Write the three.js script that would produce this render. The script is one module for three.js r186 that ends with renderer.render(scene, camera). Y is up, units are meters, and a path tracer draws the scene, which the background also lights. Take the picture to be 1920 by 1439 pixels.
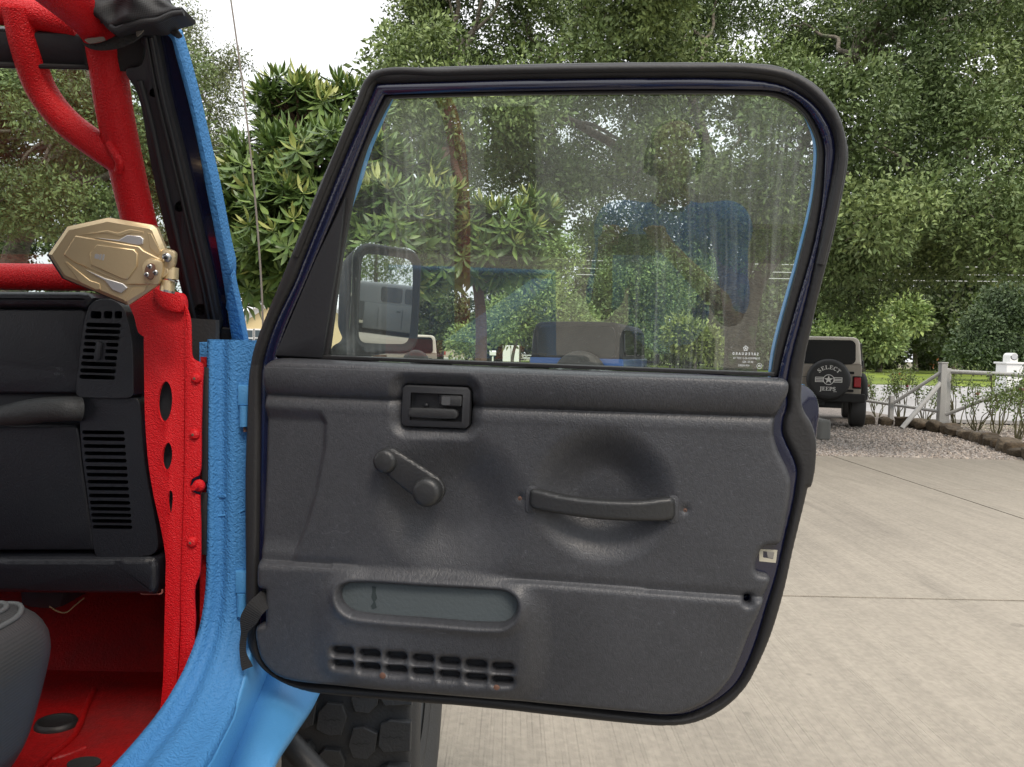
import * as THREE from 'three';
import { mergeGeometries, mergeVertices, toCreasedNormals } from 'three/addons/utils/BufferGeometryUtils.js';
import { RoundedBoxGeometry } from 'three/addons/geometries/RoundedBoxGeometry.js';

// ---------- camera, sky, sun, exposure ----------
const scene = new THREE.Scene();
const H = 1.42, F = 1397, PITCH = 2.52 * Math.PI / 180, ROLL = 1.2 * Math.PI / 180;
const camera = new THREE.PerspectiveCamera(2 * Math.atan(719.5 / F) * 180 / Math.PI, 1024 / 767, 0.02, 600);
camera.position.set(0, H, 0);
camera.rotation.order = 'YXZ';
camera.rotation.set(-PITCH, 0, ROLL);
camera.updateMatrixWorld(true);
const renderer = new THREE.WebGLRenderer({ antialias: true });
renderer.toneMapping = THREE.LinearToneMapping;
renderer.toneMappingExposure = 1.55;
renderer.shadowMap.enabled = true;
{
  // overcast sky: white cloud, brighter towards the zenith, a little uneven
  const W = 256, Hh = 128, d = new Float32Array(W * Hh * 4);
  for (let j = 0; j < Hh; j++) for (let i = 0; i < W; i++) {
    const el = (j + 0.5) / Hh * Math.PI - Math.PI / 2, az = (i + 0.5) / W * Math.PI * 2;
    const s = Math.max(0, Math.sin(el));
    const cl = 1 + 0.05 * Math.sin(3 * az + 4 * el) * Math.cos(el) + 0.04 * Math.sin(7 * az - 6 * el + 1) * Math.cos(el);
    const L = (0.62 + 0.55 * s) * cl * 1.12, k = (j * W + i) * 4;
    d[k] = L * 0.985; d[k + 1] = L; d[k + 2] = L * 1.025; d[k + 3] = 1;
  }
  const sky = new THREE.DataTexture(d, W, Hh, THREE.RGBAFormat, THREE.FloatType);
  sky.mapping = THREE.EquirectangularReflectionMapping; sky.magFilter = sky.minFilter = THREE.LinearFilter; sky.needsUpdate = true;
  scene.background = sky; scene.environment = sky;
}
const sun = new THREE.DirectionalLight(0xfff1e0, 1.35);
sun.position.set(5, 16, 9); sun.target.position.set(0, 0, -3);
sun.castShadow = true; sun.shadow.radius = 30;
sun.shadow.mapSize.set(2048, 2048);
Object.assign(sun.shadow.camera, { left: -20, right: 20, top: 20, bottom: -20, near: 1, far: 60 });
scene.add(sun, sun.target);

// ---------- helpers ----------
function rng(seed) { let a = seed >>> 0; return () => { a = (a + 0x6D2B79F5) | 0; let t = Math.imul(a ^ (a >>> 15), 1 | a); t = (t + Math.imul(t ^ (t >>> 7), 61 | t)) ^ t; return ((t ^ (t >>> 14)) >>> 0) / 4294967296; }; }
const V3 = (x, y, z) => new THREE.Vector3(x, y, z);
const lerp = (a, b, t) => a + (b - a) * t, clamp = (x, a = 0, b = 1) => Math.min(b, Math.max(a, x));
const sstep = (a, b, x) => { const t = clamp((x - a) / (b - a)); return t * t * (3 - 2 * t); };
const RM = camera.matrixWorld.clone().setPosition(0, 0, 0);
const EYE = camera.position.clone();
const ray = (px, py) => V3((px - 960) / F, -(py - 719.5) / F, -1).applyMatrix4(RM);
const P = (px, py, d) => { const r = ray(px, py); return EYE.clone().addScaledVector(r, d / -r.z); };      // the point of that pixel at depth d (metres along -z)
const G = (px, py, y = 0) => { const r = ray(px, py); return EYE.clone().addScaledVector(r, (y - H) / r.y); };  // on a level surface at height y
const atX = (px, py, x) => { const r = ray(px, py); return EYE.clone().addScaledVector(r, x / r.x); };
class Frame {                                                         // a plane with its own axes: u right, v up, w towards the viewer
  constructor(o, u, v) { this.o = o; this.u = u.clone().normalize(); this.n = this.u.clone().cross(v).normalize(); this.v = this.n.clone().cross(this.u); this.m = new THREE.Matrix4().makeBasis(this.u, this.v, this.n).setPosition(o); }
  uv(px, py) { const r = ray(px, py), t = this.o.clone().sub(EYE).dot(this.n) / r.dot(this.n), q = EYE.clone().addScaledVector(r, t).sub(this.o); return [q.dot(this.u), q.dot(this.v)]; }
  at(u, v, w = 0) { return this.o.clone().addScaledVector(this.u, u).addScaledVector(this.v, v).addScaledVector(this.n, w); }
  px(px, py, w = 0) { const [u, v] = this.uv(px, py); return this.at(u, v, w); }
  lift(w) { return new Frame(this.at(0, 0, w), this.u, this.v); }
}
const facing = (d) => new Frame(V3(0, H, -d), V3(1, 0, 0), V3(0, 1, 0));
const frame3 = (a, b, c) => new Frame(a, b.clone().sub(a), c.clone().sub(a));
function smooth(pts, closed = true, step = 4) {                       // Catmull-Rom through the points; a third entry 1 keeps a corner
  const n = pts.length, out = [];
  for (let i = 0; i < (closed ? n : n - 1); i++) {
    const p1 = pts[i], p2 = pts[(i + 1) % n];
    const p0 = p1[2] ? p1 : pts[closed ? (i - 1 + n) % n : Math.max(0, i - 1)], p3 = p2[2] ? p2 : pts[closed ? (i + 2) % n : Math.min(n - 1, i + 2)];
    const l = Math.hypot(p2[0] - p1[0], p2[1] - p1[1]), k = Math.max(1, Math.round(l / step));
    const d1 = Math.max(1e-9, Math.hypot(p1[0] - p0[0], p1[1] - p0[1])), d2 = Math.max(1e-9, l), d3 = Math.max(1e-9, Math.hypot(p3[0] - p2[0], p3[1] - p2[1]));
    const t1 = [0, 1].map(a => p1[2] ? p2[a] - p1[a] : (p2[a] - p0[a]) / (d1 + d2) * d2), t2 = [0, 1].map(a => p2[2] ? p2[a] - p1[a] : (p3[a] - p1[a]) / (d2 + d3) * d2);
    for (let j = 0; j < k; j++) {
      const t = j / k, a = 2 * t ** 3 - 3 * t * t + 1, b = t ** 3 - 2 * t * t + t, c = -2 * t ** 3 + 3 * t * t, d = t ** 3 - t * t;
      out.push([a * p1[0] + b * t1[0] + c * p2[0] + d * t2[0], a * p1[1] + b * t1[1] + c * p2[1] + d * t2[1]]);
    }
  }
  if (!closed) out.push(pts[n - 1].slice(0, 2));
  return out;
}
function rrect(x, y, w, h, r, slope = 0, n = 6) {                     // rounded rectangle round (x, y), as points
  const o = [], c = Math.cos(slope), s = Math.sin(slope);
  for (const [sx, sy, a0] of [[1, 1, 0], [-1, 1, 90], [-1, -1, 180], [1, -1, 270]]) for (let i = 0; i <= n; i++) {
    const a = (a0 + 90 * i / n) * Math.PI / 180, X = sx * (w / 2 - r) + r * Math.cos(a), Y = sy * (h / 2 - r) + r * Math.sin(a);
    o.push([x + X * c - Y * s, y + X * s + Y * c]);
  }
  return o;
}
const ellipse = (x, y, a, b, n = 28, turn = 0) => Array.from({ length: n }, (_, i) => { const t = i / n * Math.PI * 2, X = a * Math.cos(t), Y = b * Math.sin(t); return [x + X * Math.cos(turn) - Y * Math.sin(turn), y + X * Math.sin(turn) + Y * Math.cos(turn)]; });
// geometry clean-up: position, normal, uv only; uv in metres by the face's main direction
function tidy(g) { g = g.index ? g.toNonIndexed() : g; if (!g.attributes.normal) g.computeVertexNormals(); for (const k of Object.keys(g.attributes)) if (!['position', 'normal', 'uv'].includes(k)) g.deleteAttribute(k); g.morphAttributes = {}; return g; }
function boxUV(g) {
  g = tidy(g);
  const p = g.attributes.position, n = g.attributes.normal, uv = new Float32Array(p.count * 2);
  for (let i = 0; i < p.count; i += 3) {
    let nx = 0, ny = 0, nz = 0; for (let k = 0; k < 3; k++) { nx += Math.abs(n.getX(i + k)); ny += Math.abs(n.getY(i + k)); nz += Math.abs(n.getZ(i + k)); }
    for (let k = i; k < i + 3; k++) {
      const [a, b] = nx > ny && nx > nz ? [p.getZ(k), p.getY(k)] : ny > nz ? [p.getX(k), p.getZ(k)] : [p.getX(k), p.getY(k)];
      uv[2 * k] = a; uv[2 * k + 1] = b;
    }
  }
  g.setAttribute('uv', new THREE.BufferAttribute(uv, 2)); return g;
}
const join = (list) => mergeGeometries(list.map(tidy).map(g => g.attributes.uv ? g : boxUV(g)), false);
const names = {};
function numbered(name) { const k = names[name] = (names[name] ?? -1) + 1; return k ? `${name}_${String(k).padStart(3, '0')}` : name; }
function obj(name, geo, mat, parent = scene) {
  const g = Array.isArray(geo) ? join(geo) : geo, m = new THREE.Mesh(g, mat);
  m.name = parent === scene ? numbered(name) : name; m.castShadow = m.receiveShadow = true; parent.add(m); return m;
}
function tag(o, label, category, group, kind) { if (label) o.userData.label = label; if (category) o.userData.category = category; if (group) o.userData.group = group; if (kind) o.userData.kind = kind; return o; }
function thing(name, label, category, pos = [0, 0, 0], turn = 0, group) { const o = new THREE.Group(); o.name = numbered(name); o.position.set(...pos); o.rotation.y = turn; scene.add(o); return tag(o, label, category, group); }
function part(name, parent) { const o = new THREE.Group(); o.name = name; parent.add(o); return o; }
const structure = (o) => { o.userData.kind = 'structure'; return o; };
const stuff = (o) => { o.userData.kind = 'stuff'; return o; };
const bx = (w, h, d, x = 0, y = 0, z = 0, r = 0) => { const g = r ? new RoundedBoxGeometry(w, h, d, 2, r) : new THREE.BoxGeometry(w, h, d); g.translate(x, y, z); return boxUV(g); };
function flatPoly(fr, pxs, px = true) { return pxs.map(p => px ? fr.uv(p[0], p[1]) : p).map(p => new THREE.Vector2(p[0], p[1])); }
// a slab cut to an outline: front face at w, going back by t
function plate(fr, outline, t, { w = 0, holes = [], bevel = 0, px = true, seg = 2 } = {}) {
  const s = new THREE.Shape(flatPoly(fr, outline, px)); for (const h of holes) s.holes.push(new THREE.Path(flatPoly(fr, h, px)));
  const g = new THREE.ExtrudeGeometry(s, { depth: Math.max(1e-4, t - 2 * bevel), bevelEnabled: bevel > 0, bevelThickness: bevel, bevelSize: bevel, bevelOffset: -bevel, bevelSegments: seg, curveSegments: 8 });
  g.translate(0, 0, w - t + bevel);
  const c = bevel ? toCreasedNormals(g, 0.7) : g; c.applyMatrix4(fr.m); return boxUV(c);
}
function tube(pts, r, n = 14, seg = 40, closedEnds = true) {           // r: number or function of 0..1
  const c = pts.length === 2 ? new THREE.LineCurve3(pts[0], pts[1]) : new THREE.CatmullRomCurve3(pts, false, 'centripetal'), L = c.getLength();
  const g = new THREE.TubeGeometry(c, seg, 1, n, false), p = g.attributes.position, uv = g.attributes.uv, ctr = V3(), q = V3();
  for (let i = 0; i <= seg; i++) { c.getPointAt(i / seg, ctr); const rr = typeof r === 'function' ? r(i / seg) : r; for (let j = 0; j <= n; j++) { const k = i * (n + 1) + j; q.fromBufferAttribute(p, k).sub(ctr).multiplyScalar(rr).add(ctr); p.setXYZ(k, q.x, q.y, q.z); uv.setXY(k, i / seg * L, j / n * 6.283 * rr); } }
  const out = [tidy(g)];
  if (closedEnds) for (const e of [0, 1]) { c.getPointAt(e, ctr); const t = c.getTangentAt(e).multiplyScalar(e ? 1 : -1), rr = typeof r === 'function' ? r(e) : r; const cap = new THREE.CircleGeometry(rr, n); cap.applyQuaternion(new THREE.Quaternion().setFromUnitVectors(V3(0, 0, 1), t)); cap.translate(ctr.x, ctr.y, ctr.z); out.push(boxUV(cap)); }
  return join(out);
}
function button(fr, u, v, r, hgt, w = 0, n = 20) {                     // a domed round head standing on a plane
  const pr = [[0, hgt], [r * 0.45, hgt * 0.93], [r * 0.75, hgt * 0.7], [r * 0.94, hgt * 0.35], [r, 0], [r, -hgt * 0.5]].map(p => new THREE.Vector2(p[0], p[1])).reverse();
  const g = new THREE.LatheGeometry(pr, n); g.rotateX(Math.PI / 2); g.translate(u, v, w); g.applyMatrix4(fr.m); return boxUV(g);
}
// a sculpted sheet: region between an outline and holes (plane coordinates), height h(u, v, distance to edge), placed by map(u, v, w)
function segDist(poly) {
  const n = poly.length, X = poly.map(p => p[0]), Y = poly.map(p => p[1]);
  return (x, y) => { let d = 1e9, ins = false; for (let i = 0, j = n - 1; i < n; j = i++) { const ax = X[j], ay = Y[j], ex = X[i] - ax, ey = Y[i] - ay, px = x - ax, py = y - ay, t = clamp((px * ex + py * ey) / (ex * ex + ey * ey + 1e-18)), dx = px - ex * t, dy = py - ey * t, q = dx * dx + dy * dy; if (q < d) d = q; if ((ay > y) !== (Y[i] > y) && x < ex * (y - ay) / ey + ax) ins = !ins; } d = Math.sqrt(d); return ins ? d : -d; };
}
function sculpt({ outer, holes = [], cell, h, map, skirt = 0 }) {
  const us = outer.map(p => p[0]), vs = outer.map(p => p[1]), u0 = Math.min(...us) - cell, v0 = Math.min(...vs) - cell, nx = Math.ceil((Math.max(...us) + cell - u0) / cell), ny = Math.ceil((Math.max(...vs) + cell - v0) / cell);
  const fo = segDist(outer), fh = holes.map(segDist), S = new Float32Array((nx + 1) * (ny + 1));
  const far = (u, v) => { let s = fo(u, v); if (s > -12 * cell) for (const f of fh) s = Math.min(s, -f(u, v)); return s; }, BK = 8;
  for (let J = 0; J <= ny; J += BK) for (let I = 0; I <= nx; I += BK) {          // far from every edge the distance at the block's middle will do
    const m = far(u0 + (I + BK / 2) * cell, v0 + (J + BK / 2) * cell), same = Math.abs(m) > BK * cell * 0.72 + 0.014;
    for (let j = J; j < Math.min(J + BK, ny + 1); j++) for (let i = I; i < Math.min(I + BK, nx + 1); i++) S[j * (nx + 1) + i] = same ? m : far(u0 + i * cell, v0 + j * cell);
  }
  const pos = [], uv = [], idx = [], key = new Map(), raw = [], edges = [];
  const put = (u, v, s) => { raw.push([u, v, s]); const q = map(u, v, h(u, v, s)); pos.push(q.x, q.y, q.z); uv.push(u, v); return raw.length - 1; };
  const gv = (k) => { if (!key.has(k)) { const i = k % (nx + 1), j = (k - i) / (nx + 1); key.set(k, put(u0 + i * cell, v0 + j * cell, S[k])); } return key.get(k); };
  const ev = (a, b) => { const lo = Math.min(a, b), hi = Math.max(a, b), k = 'e' + lo + '_' + hi; if (!key.has(k)) { const t = S[lo] / (S[lo] - S[hi]), i = lo % (nx + 1), j = (lo - i) / (nx + 1), I = hi % (nx + 1), J = (hi - I) / (nx + 1); key.set(k, put(u0 + lerp(i, I, t) * cell, v0 + lerp(j, J, t) * cell, 0)); } return key.get(k); };
  const tri = (t) => {
    const ins = t.map(k => S[k] > 0), c = ins.filter(Boolean).length; if (!c) return;
    if (c === 3) { idx.push(...t.map(gv)); return; }
    const out = [], cut = [];
    for (let i = 0; i < 3; i++) { const a = t[i], b = t[(i + 1) % 3]; if (ins[i]) out.push(gv(a)); if (ins[i] !== ins[(i + 1) % 3]) { const e = ev(a, b); out.push(e); cut.push([e, ins[i]]); } }
    for (let i = 1; i + 1 < out.length; i++) idx.push(out[0], out[i], out[i + 1]);
    const [a, b] = cut[0][1] ? [cut[0][0], cut[1][0]] : [cut[1][0], cut[0][0]]; edges.push([a, b]);
  };
  for (let j = 0; j < ny; j++) for (let i = 0; i < nx; i++) { const a = j * (nx + 1) + i, b = a + 1, c = a + nx + 1, d = c + 1; if ((i + j) & 1) { tri([a, b, d]); tri([a, d, c]); } else { tri([a, b, c]); tri([b, d, c]); } }
  const g = new THREE.BufferGeometry(); g.setAttribute('position', new THREE.Float32BufferAttribute(pos, 3)); g.setAttribute('uv', new THREE.Float32BufferAttribute(uv, 2)); g.setIndex(idx); g.computeVertexNormals();
  if (!skirt) return tidy(g);
  const sp = [], su = [];
  for (const [a, b] of edges) { const A = raw[a], B = raw[b], q = [map(A[0], A[1], h(...A)), map(B[0], B[1], h(...B)), map(B[0], B[1], h(...B) - skirt), map(A[0], A[1], h(...A) - skirt)]; for (const k of [0, 3, 2, 0, 2, 1]) { sp.push(q[k].x, q[k].y, q[k].z); su.push(k % 3 ? B[0] : A[0], A[1] + (k > 1 ? skirt : 0)); } }
  const sg = new THREE.BufferGeometry(); sg.setAttribute('position', new THREE.Float32BufferAttribute(sp, 3)); sg.setAttribute('uv', new THREE.Float32BufferAttribute(su, 2)); sg.computeVertexNormals();
  return join([g, sg]);
}
const dome = (s, r) => { const t = clamp(s / r); return r * Math.sqrt(Math.max(0, 1 - (1 - t) * (1 - t))); };   // edge rounding of radius r
// closed surface of a distance field (surface nets)
function blob(f, lo, hi, cell) {
  const n = [0, 1, 2].map(a => Math.ceil((hi[a] - lo[a]) / cell) + 1), N = n[0] * n[1] * n[2], D = new Float32Array(N), id = new Int32Array(N).fill(-1), pos = [], idx = [];
  const I = (i, j, k) => (k * n[1] + j) * n[0] + i;
  for (let k = 0; k < n[2]; k++) for (let j = 0; j < n[1]; j++) for (let i = 0; i < n[0]; i++) D[I(i, j, k)] = f(lo[0] + i * cell, lo[1] + j * cell, lo[2] + k * cell);
  for (let k = 0; k < n[2] - 1; k++) for (let j = 0; j < n[1] - 1; j++) for (let i = 0; i < n[0] - 1; i++) {
    let c = 0, x = 0, y = 0, z = 0; const d = []; for (let q = 0; q < 8; q++) d.push(D[I(i + (q & 1), j + ((q >> 1) & 1), k + (q >> 2))]);
    for (let a = 0; a < 8; a++) for (const e of [1, 2, 4]) { const b = a | e; if (a === b || (a & e)) continue; if ((d[a] < 0) !== (d[b] < 0)) { const t = d[a] / (d[a] - d[b]); c++; x += (a & 1) + (e === 1 ? t : 0); y += ((a >> 1) & 1) + (e === 2 ? t : 0); z += (a >> 2) + (e === 4 ? t : 0); } }
    if (c) { id[I(i, j, k)] = pos.length / 3; pos.push(lo[0] + (i + x / c) * cell, lo[1] + (j + y / c) * cell, lo[2] + (k + z / c) * cell); }
  }
  const quad = (a, b, c, d, flip) => { if (a < 0 || b < 0 || c < 0 || d < 0) return; flip ? idx.push(a, c, b, a, d, c) : idx.push(a, b, c, a, c, d); };
  for (let k = 1; k < n[2] - 1; k++) for (let j = 1; j < n[1] - 1; j++) for (let i = 1; i < n[0] - 1; i++) {
    const s = D[I(i, j, k)] < 0;
    if (s !== (D[I(i + 1, j, k)] < 0)) quad(id[I(i, j - 1, k - 1)], id[I(i, j, k - 1)], id[I(i, j, k)], id[I(i, j - 1, k)], !s);
    if (s !== (D[I(i, j + 1, k)] < 0)) quad(id[I(i - 1, j, k - 1)], id[I(i - 1, j, k)], id[I(i, j, k)], id[I(i, j, k - 1)], !s);
    if (s !== (D[I(i, j, k + 1)] < 0)) quad(id[I(i - 1, j - 1, k)], id[I(i, j - 1, k)], id[I(i, j, k)], id[I(i - 1, j, k)], !s);
  }
  const g = new THREE.BufferGeometry(); g.setAttribute('position', new THREE.Float32BufferAttribute(pos, 3)); g.setIndex(idx); g.computeVertexNormals(); return boxUV(g);
}
// noise
const hash3 = (i, j, k) => { let h = Math.imul(i, 374761393) ^ Math.imul(j, 668265263) ^ Math.imul(k, 2147483647 ^ 0x5bd1e995); h = Math.imul(h ^ (h >>> 13), 1274126177); h = Math.imul(h ^ (h >>> 15), 0x85ebca6b); return ((h ^ (h >>> 16)) >>> 0) / 4294967296; };
function noise3(x, y, z) { const i = Math.floor(x), j = Math.floor(y), k = Math.floor(z), f = x - i, g = y - j, e = z - k, a = f * f * (3 - 2 * f), b = g * g * (3 - 2 * g), c = e * e * (3 - 2 * e); let s = 0; for (let q = 0; q < 8; q++) s += hash3(i + (q & 1), j + ((q >> 1) & 1), k + (q >> 2)) * (q & 1 ? a : 1 - a) * ((q >> 1) & 1 ? b : 1 - b) * (q >> 2 ? c : 1 - c); return s; }
function tnoise(x, y, nx, ny, seed) { const i = Math.floor(x), j = Math.floor(y), f = x - i, g = y - j, a = f * f * (3 - 2 * f), b = g * g * (3 - 2 * g), m = (q, n) => ((q % n) + n) % n, h = (p, q) => hash3(m(p, nx), m(q, ny), seed); return lerp(lerp(h(i, j), h(i + 1, j), a), lerp(h(i, j + 1), h(i + 1, j + 1), a), b); }
// a tile of texture from a function of 0..1 giving a grey or [r, g, b] (0..1, sRGB for colours); size = metres the tile covers
function tex(n, size, f, srgb = false, ny = n) {
  const d = new Uint8Array(n * ny * 4);
  for (let j = 0; j < ny; j++) for (let i = 0; i < n; i++) { const c = f(i / n, j / ny), k = (j * n + i) * 4; if (typeof c === 'number') d[k] = d[k + 1] = d[k + 2] = clamp(c) * 255; else { d[k] = clamp(c[0]) * 255; d[k + 1] = clamp(c[1]) * 255; d[k + 2] = clamp(c[2]) * 255; } d[k + 3] = 255; }
  const t = new THREE.DataTexture(d, n, ny); t.wrapS = t.wrapT = THREE.RepeatWrapping; t.magFilter = THREE.LinearFilter; t.minFilter = THREE.LinearMipmapLinearFilter; if (srgb) t.colorSpace = THREE.SRGBColorSpace;
  const s = Array.isArray(size) ? size : [size, size]; t.repeat.set(1 / s[0], 1 / s[1]); t.needsUpdate = true; return t;
}
const std = (c, roughness = 0.6, o = {}) => { const k = Array.isArray(c) ? new THREE.Color().setRGB(...c) : new THREE.Color(c); return new THREE.MeshStandardMaterial({ color: k, roughness, ...o }); };
const phys = (c, roughness = 0.6, o = {}) => { const k = Array.isArray(c) ? new THREE.Color().setRGB(...c) : new THREE.Color(c); return new THREE.MeshPhysicalMaterial({ color: k, roughness, ...o }); };
// ---------- materials ----------
const fbmT = (x, y, n, o, seed) => { let s = 0, a = 0.5, q = n; for (let i = 0; i < o; i++) { s += a * tnoise(x * q, y * q, q, q, seed + i); a *= 0.5; q *= 2; } return s; };
const T = {};
T.grain = tex(512, 0.12, (x, y) => { const w = 0.035 * (tnoise(x * 24, y * 24, 24, 24, 5) - 0.5); const a = tnoise((x + w) * 60, (y + w) * 30, 60, 30, 1), b = tnoise((x - w) * 44, (y + w) * 26, 44, 26, 2), c = tnoise(x * 110, y * 80, 110, 80, 3); return 1 - Math.pow(1 - Math.abs(2 * a - 1), 3) * 0.55 - Math.pow(1 - Math.abs(2 * b - 1), 4) * 0.35 - 0.1 * c; });
T.liner = tex(512, 0.16, (x, y) => { const a = tnoise(x * 44, y * 44, 44, 44, 11), b = tnoise(x * 70, y * 70, 70, 70, 12), c = tnoise(x * 20, y * 20, 20, 20, 13); return 0.45 * a + 0.4 * b + 0.15 * c; });
T.liner2 = T.liner.clone(); T.liner2.repeat.set(1 / 0.08, 1 / 0.08); T.liner2.needsUpdate = true;
T.worn = tex(512, 0.9, (x, y) => 0.42 + 0.3 * fbmT(x, y, 6, 5, 21) + 0.1 * tnoise(x * 150, y * 150, 150, 150, 24));
T.weave = tex(256, 0.04, (x, y) => 0.5 + 0.25 * Math.sin(x * 6.2832 * 16) + 0.25 * Math.sin(y * 6.2832 * 16) + 0.1 * tnoise(x * 64, y * 64, 64, 64, 31));
T.ribs = tex(128, 0.02, (x, y) => 0.5 + 0.5 * Math.sin(y * 6.2832 * 4) + 0.1 * Math.sin(x * 6.2832 * 12));
T.fine = tex(256, 0.1, (x, y) => fbmT(x, y, 24, 3, 41));
T.bark = tex(512, 1.2, (x, y) => { const a = tnoise(x * 40, y * 12, 40, 12, 51), b = tnoise(x * 80, y * 24, 80, 24, 52); return 0.6 * Math.abs(2 * a - 1) + 0.4 * b; });
T.barkColor = tex(512, 1.2, (x, y) => { const a = fbmT(x, y, 10, 4, 55), b = tnoise(x * 60, y * 16, 60, 16, 53), l = 0.26 + 0.18 * a + 0.12 * b, m = sstep(0.5, 0.7, fbmT(x, y, 5, 4, 58)) * 0.06; return [l * 1.04, l * 0.97 + m, l * 0.86]; }, true);
const scr = (() => { const R = rng(404), o = []; for (let i = 0; i < 26; i++) { const x = R(), y = R(), a = R() * 6.28, l = 0.01 + 0.05 * R(); o.push([x, y, Math.cos(a) * l, Math.sin(a) * l * 0.5, 0.03 + 0.06 * R()]); } return o; })();
const scuffAt = (x, y) => { let s = 0; for (const [a, b, dx, dy, k] of scr) { const px = x - a, py = y - b; if (Math.abs(px) > 0.07 || Math.abs(py) > 0.05) continue; const t = clamp((px * dx + py * dy) / (dx * dx + dy * dy)), d = Math.hypot(px - dx * t, py - dy * t + 0.002 * Math.sin(t * 9)); s += k * Math.max(0, 1 - d / 0.0011); } return s; };
const trimDust = tex(1024, 1.3, (x, y) => { const a = fbmT(x, y, 5, 6, 61), b = tnoise(x * 300, y * 300, 300, 300, 66), l = 0.235 + 0.09 * (a - 0.5) + 0.03 * (b - 0.5) + scuffAt(x, y) + (b > 0.965 ? 0.06 : 0); return [l * 0.98, l, l * 1.06]; }, true);
const M = {
  trim: std(0xffffff, 0.70, { map: trimDust, bumpMap: T.grain, bumpScale: 0.00042, roughnessMap: T.worn }),
  pocket: std([0.075, 0.092, 0.10], 0.95, { bumpMap: T.fine, bumpScale: 0.0006 }),
  blackPlastic: std([0.017, 0.018, 0.021], 0.5, { bumpMap: T.fine, bumpScale: 0.0002 }),
  mirrorShell: std([0.012, 0.012, 0.013], 0.7),
  grip: std([0.024, 0.025, 0.026], 0.42, { bumpMap: T.fine, bumpScale: 0.0004 }),
  dash: std([0.008, 0.009, 0.0125], 0.42, { bumpMap: T.grain, bumpScale: 0.0003 }),
  rubber: std([0.016, 0.0155, 0.016], 0.52, { bumpMap: T.fine, bumpScale: 0.0004 }),
  rubberMatte: std([0.02, 0.02, 0.02], 0.85, { bumpMap: T.fine, bumpScale: 0.0006 }),
  tyre: std([0.036, 0.036, 0.036], 0.7, { bumpMap: T.fine, bumpScale: 0.001 }),
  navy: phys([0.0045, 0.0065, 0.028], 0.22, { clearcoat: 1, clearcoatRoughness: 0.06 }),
  blue: phys([0.055, 0.205, 0.45], 0.6, { bumpMap: T.liner, bumpScale: 0.0024, specularIntensity: 0.5 }),
  blueSmooth: phys([0.065, 0.25, 0.51], 0.55, { bumpMap: T.liner, bumpScale: 0.0005 }),
  red: phys([0.55, 0.004, 0.008], 0.5, { bumpMap: T.liner2, bumpScale: 0.0019, specularIntensity: 0.7 }),
  gold: std([0.68, 0.54, 0.33], 0.34, { metalness: 0.75, bumpMap: T.fine, bumpScale: 0.0001 }),
  silver: std([0.6, 0.6, 0.61], 0.34, { metalness: 0.75 }),
  steel: std([0.45, 0.45, 0.45], 0.28, { metalness: 1 }),
  rust: std([0.12, 0.06, 0.04], 0.8),
  paleMetal: std([0.55, 0.52, 0.42], 0.5, { metalness: 0.3 }),
  vinyl: std([0.022, 0.023, 0.025], 0.6, { bumpMap: T.weave, bumpScale: 0.0003 }),
  strap: std([0.014, 0.014, 0.015], 0.9, { bumpMap: T.ribs, bumpScale: 0.0005 }),
  velcro: std([0.03, 0.03, 0.03], 1, { bumpMap: T.fine, bumpScale: 0.004 }),
  velcroPale: std([0.22, 0.2, 0.17], 0.9),
  mirror: std([0.86, 0.88, 0.88], 0.02, { metalness: 1 }),
  darkGlass: phys([0.006, 0.007, 0.008], 0.04, { ior: 1.55 }),
  bark: std(0xffffff, 0.95, { map: T.barkColor, bumpMap: T.bark, bumpScale: 0.03 }),
  whitePaint: std([0.72, 0.72, 0.70], 0.5), concreteBlock: std([0.17, 0.17, 0.16], 0.9, { bumpMap: T.fine, bumpScale: 0.003 }),
};
// ---------- the blue off-road car: open passenger door ----------
const car = thing('off_road_car', 'bright blue off-road car with red roll cage and its passenger door open', 'car', [-1.35, 0, -1.0]);
const CARP = car.position.clone();
const carPart = (name, geo, mat, parent = car) => { const g = Array.isArray(geo) ? join(geo) : tidy(geo); if (!g.attributes.uv) boxUV(g); g.translate(-CARP.x, -CARP.y, -CARP.z); return obj(name, g, mat, parent); };
const door = part('door', car);
const dp = (name, geo, mat) => carPart(name, geo, mat, door);
const YAW = 8.9 * Math.PI / 180, LEAN = 8.5 * Math.PI / 180;
const DL = new Frame(V3(0, H, -1.36), V3(Math.cos(YAW), 0, Math.sin(YAW)), V3(0, 1, 0));     // lower door, upright
const VB = DL.uv(1450, 708)[1];                                                            // the belt line, where the window part leans in
const DU = new Frame(DL.at(0, VB), DL.u, DL.v.clone().multiplyScalar(Math.cos(LEAN)).addScaledVector(DL.n, Math.sin(LEAN)));
const dpt = ([px, py]) => { const a = DL.uv(px, py); if (a[1] <= VB) return a; const b = DU.uv(px, py); return [b[0], b[1] + VB]; };
const dmap = (u, v, w) => v <= VB ? DL.at(u, v, w) : DU.at(u, v - VB, w);
const DLp = DL.lift(0.027), DUp = DU.lift(0.024), pdt = ([px, py]) => { const a = DLp.uv(px, py); if (a[1] <= VB) return a; const b = DUp.uv(px, py); return [b[0], b[1] + VB]; };   // the same for points on the raised trim
const D = (pts, closed = true, step = 5) => smooth(pts, closed, step).map(dpt);
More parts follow.
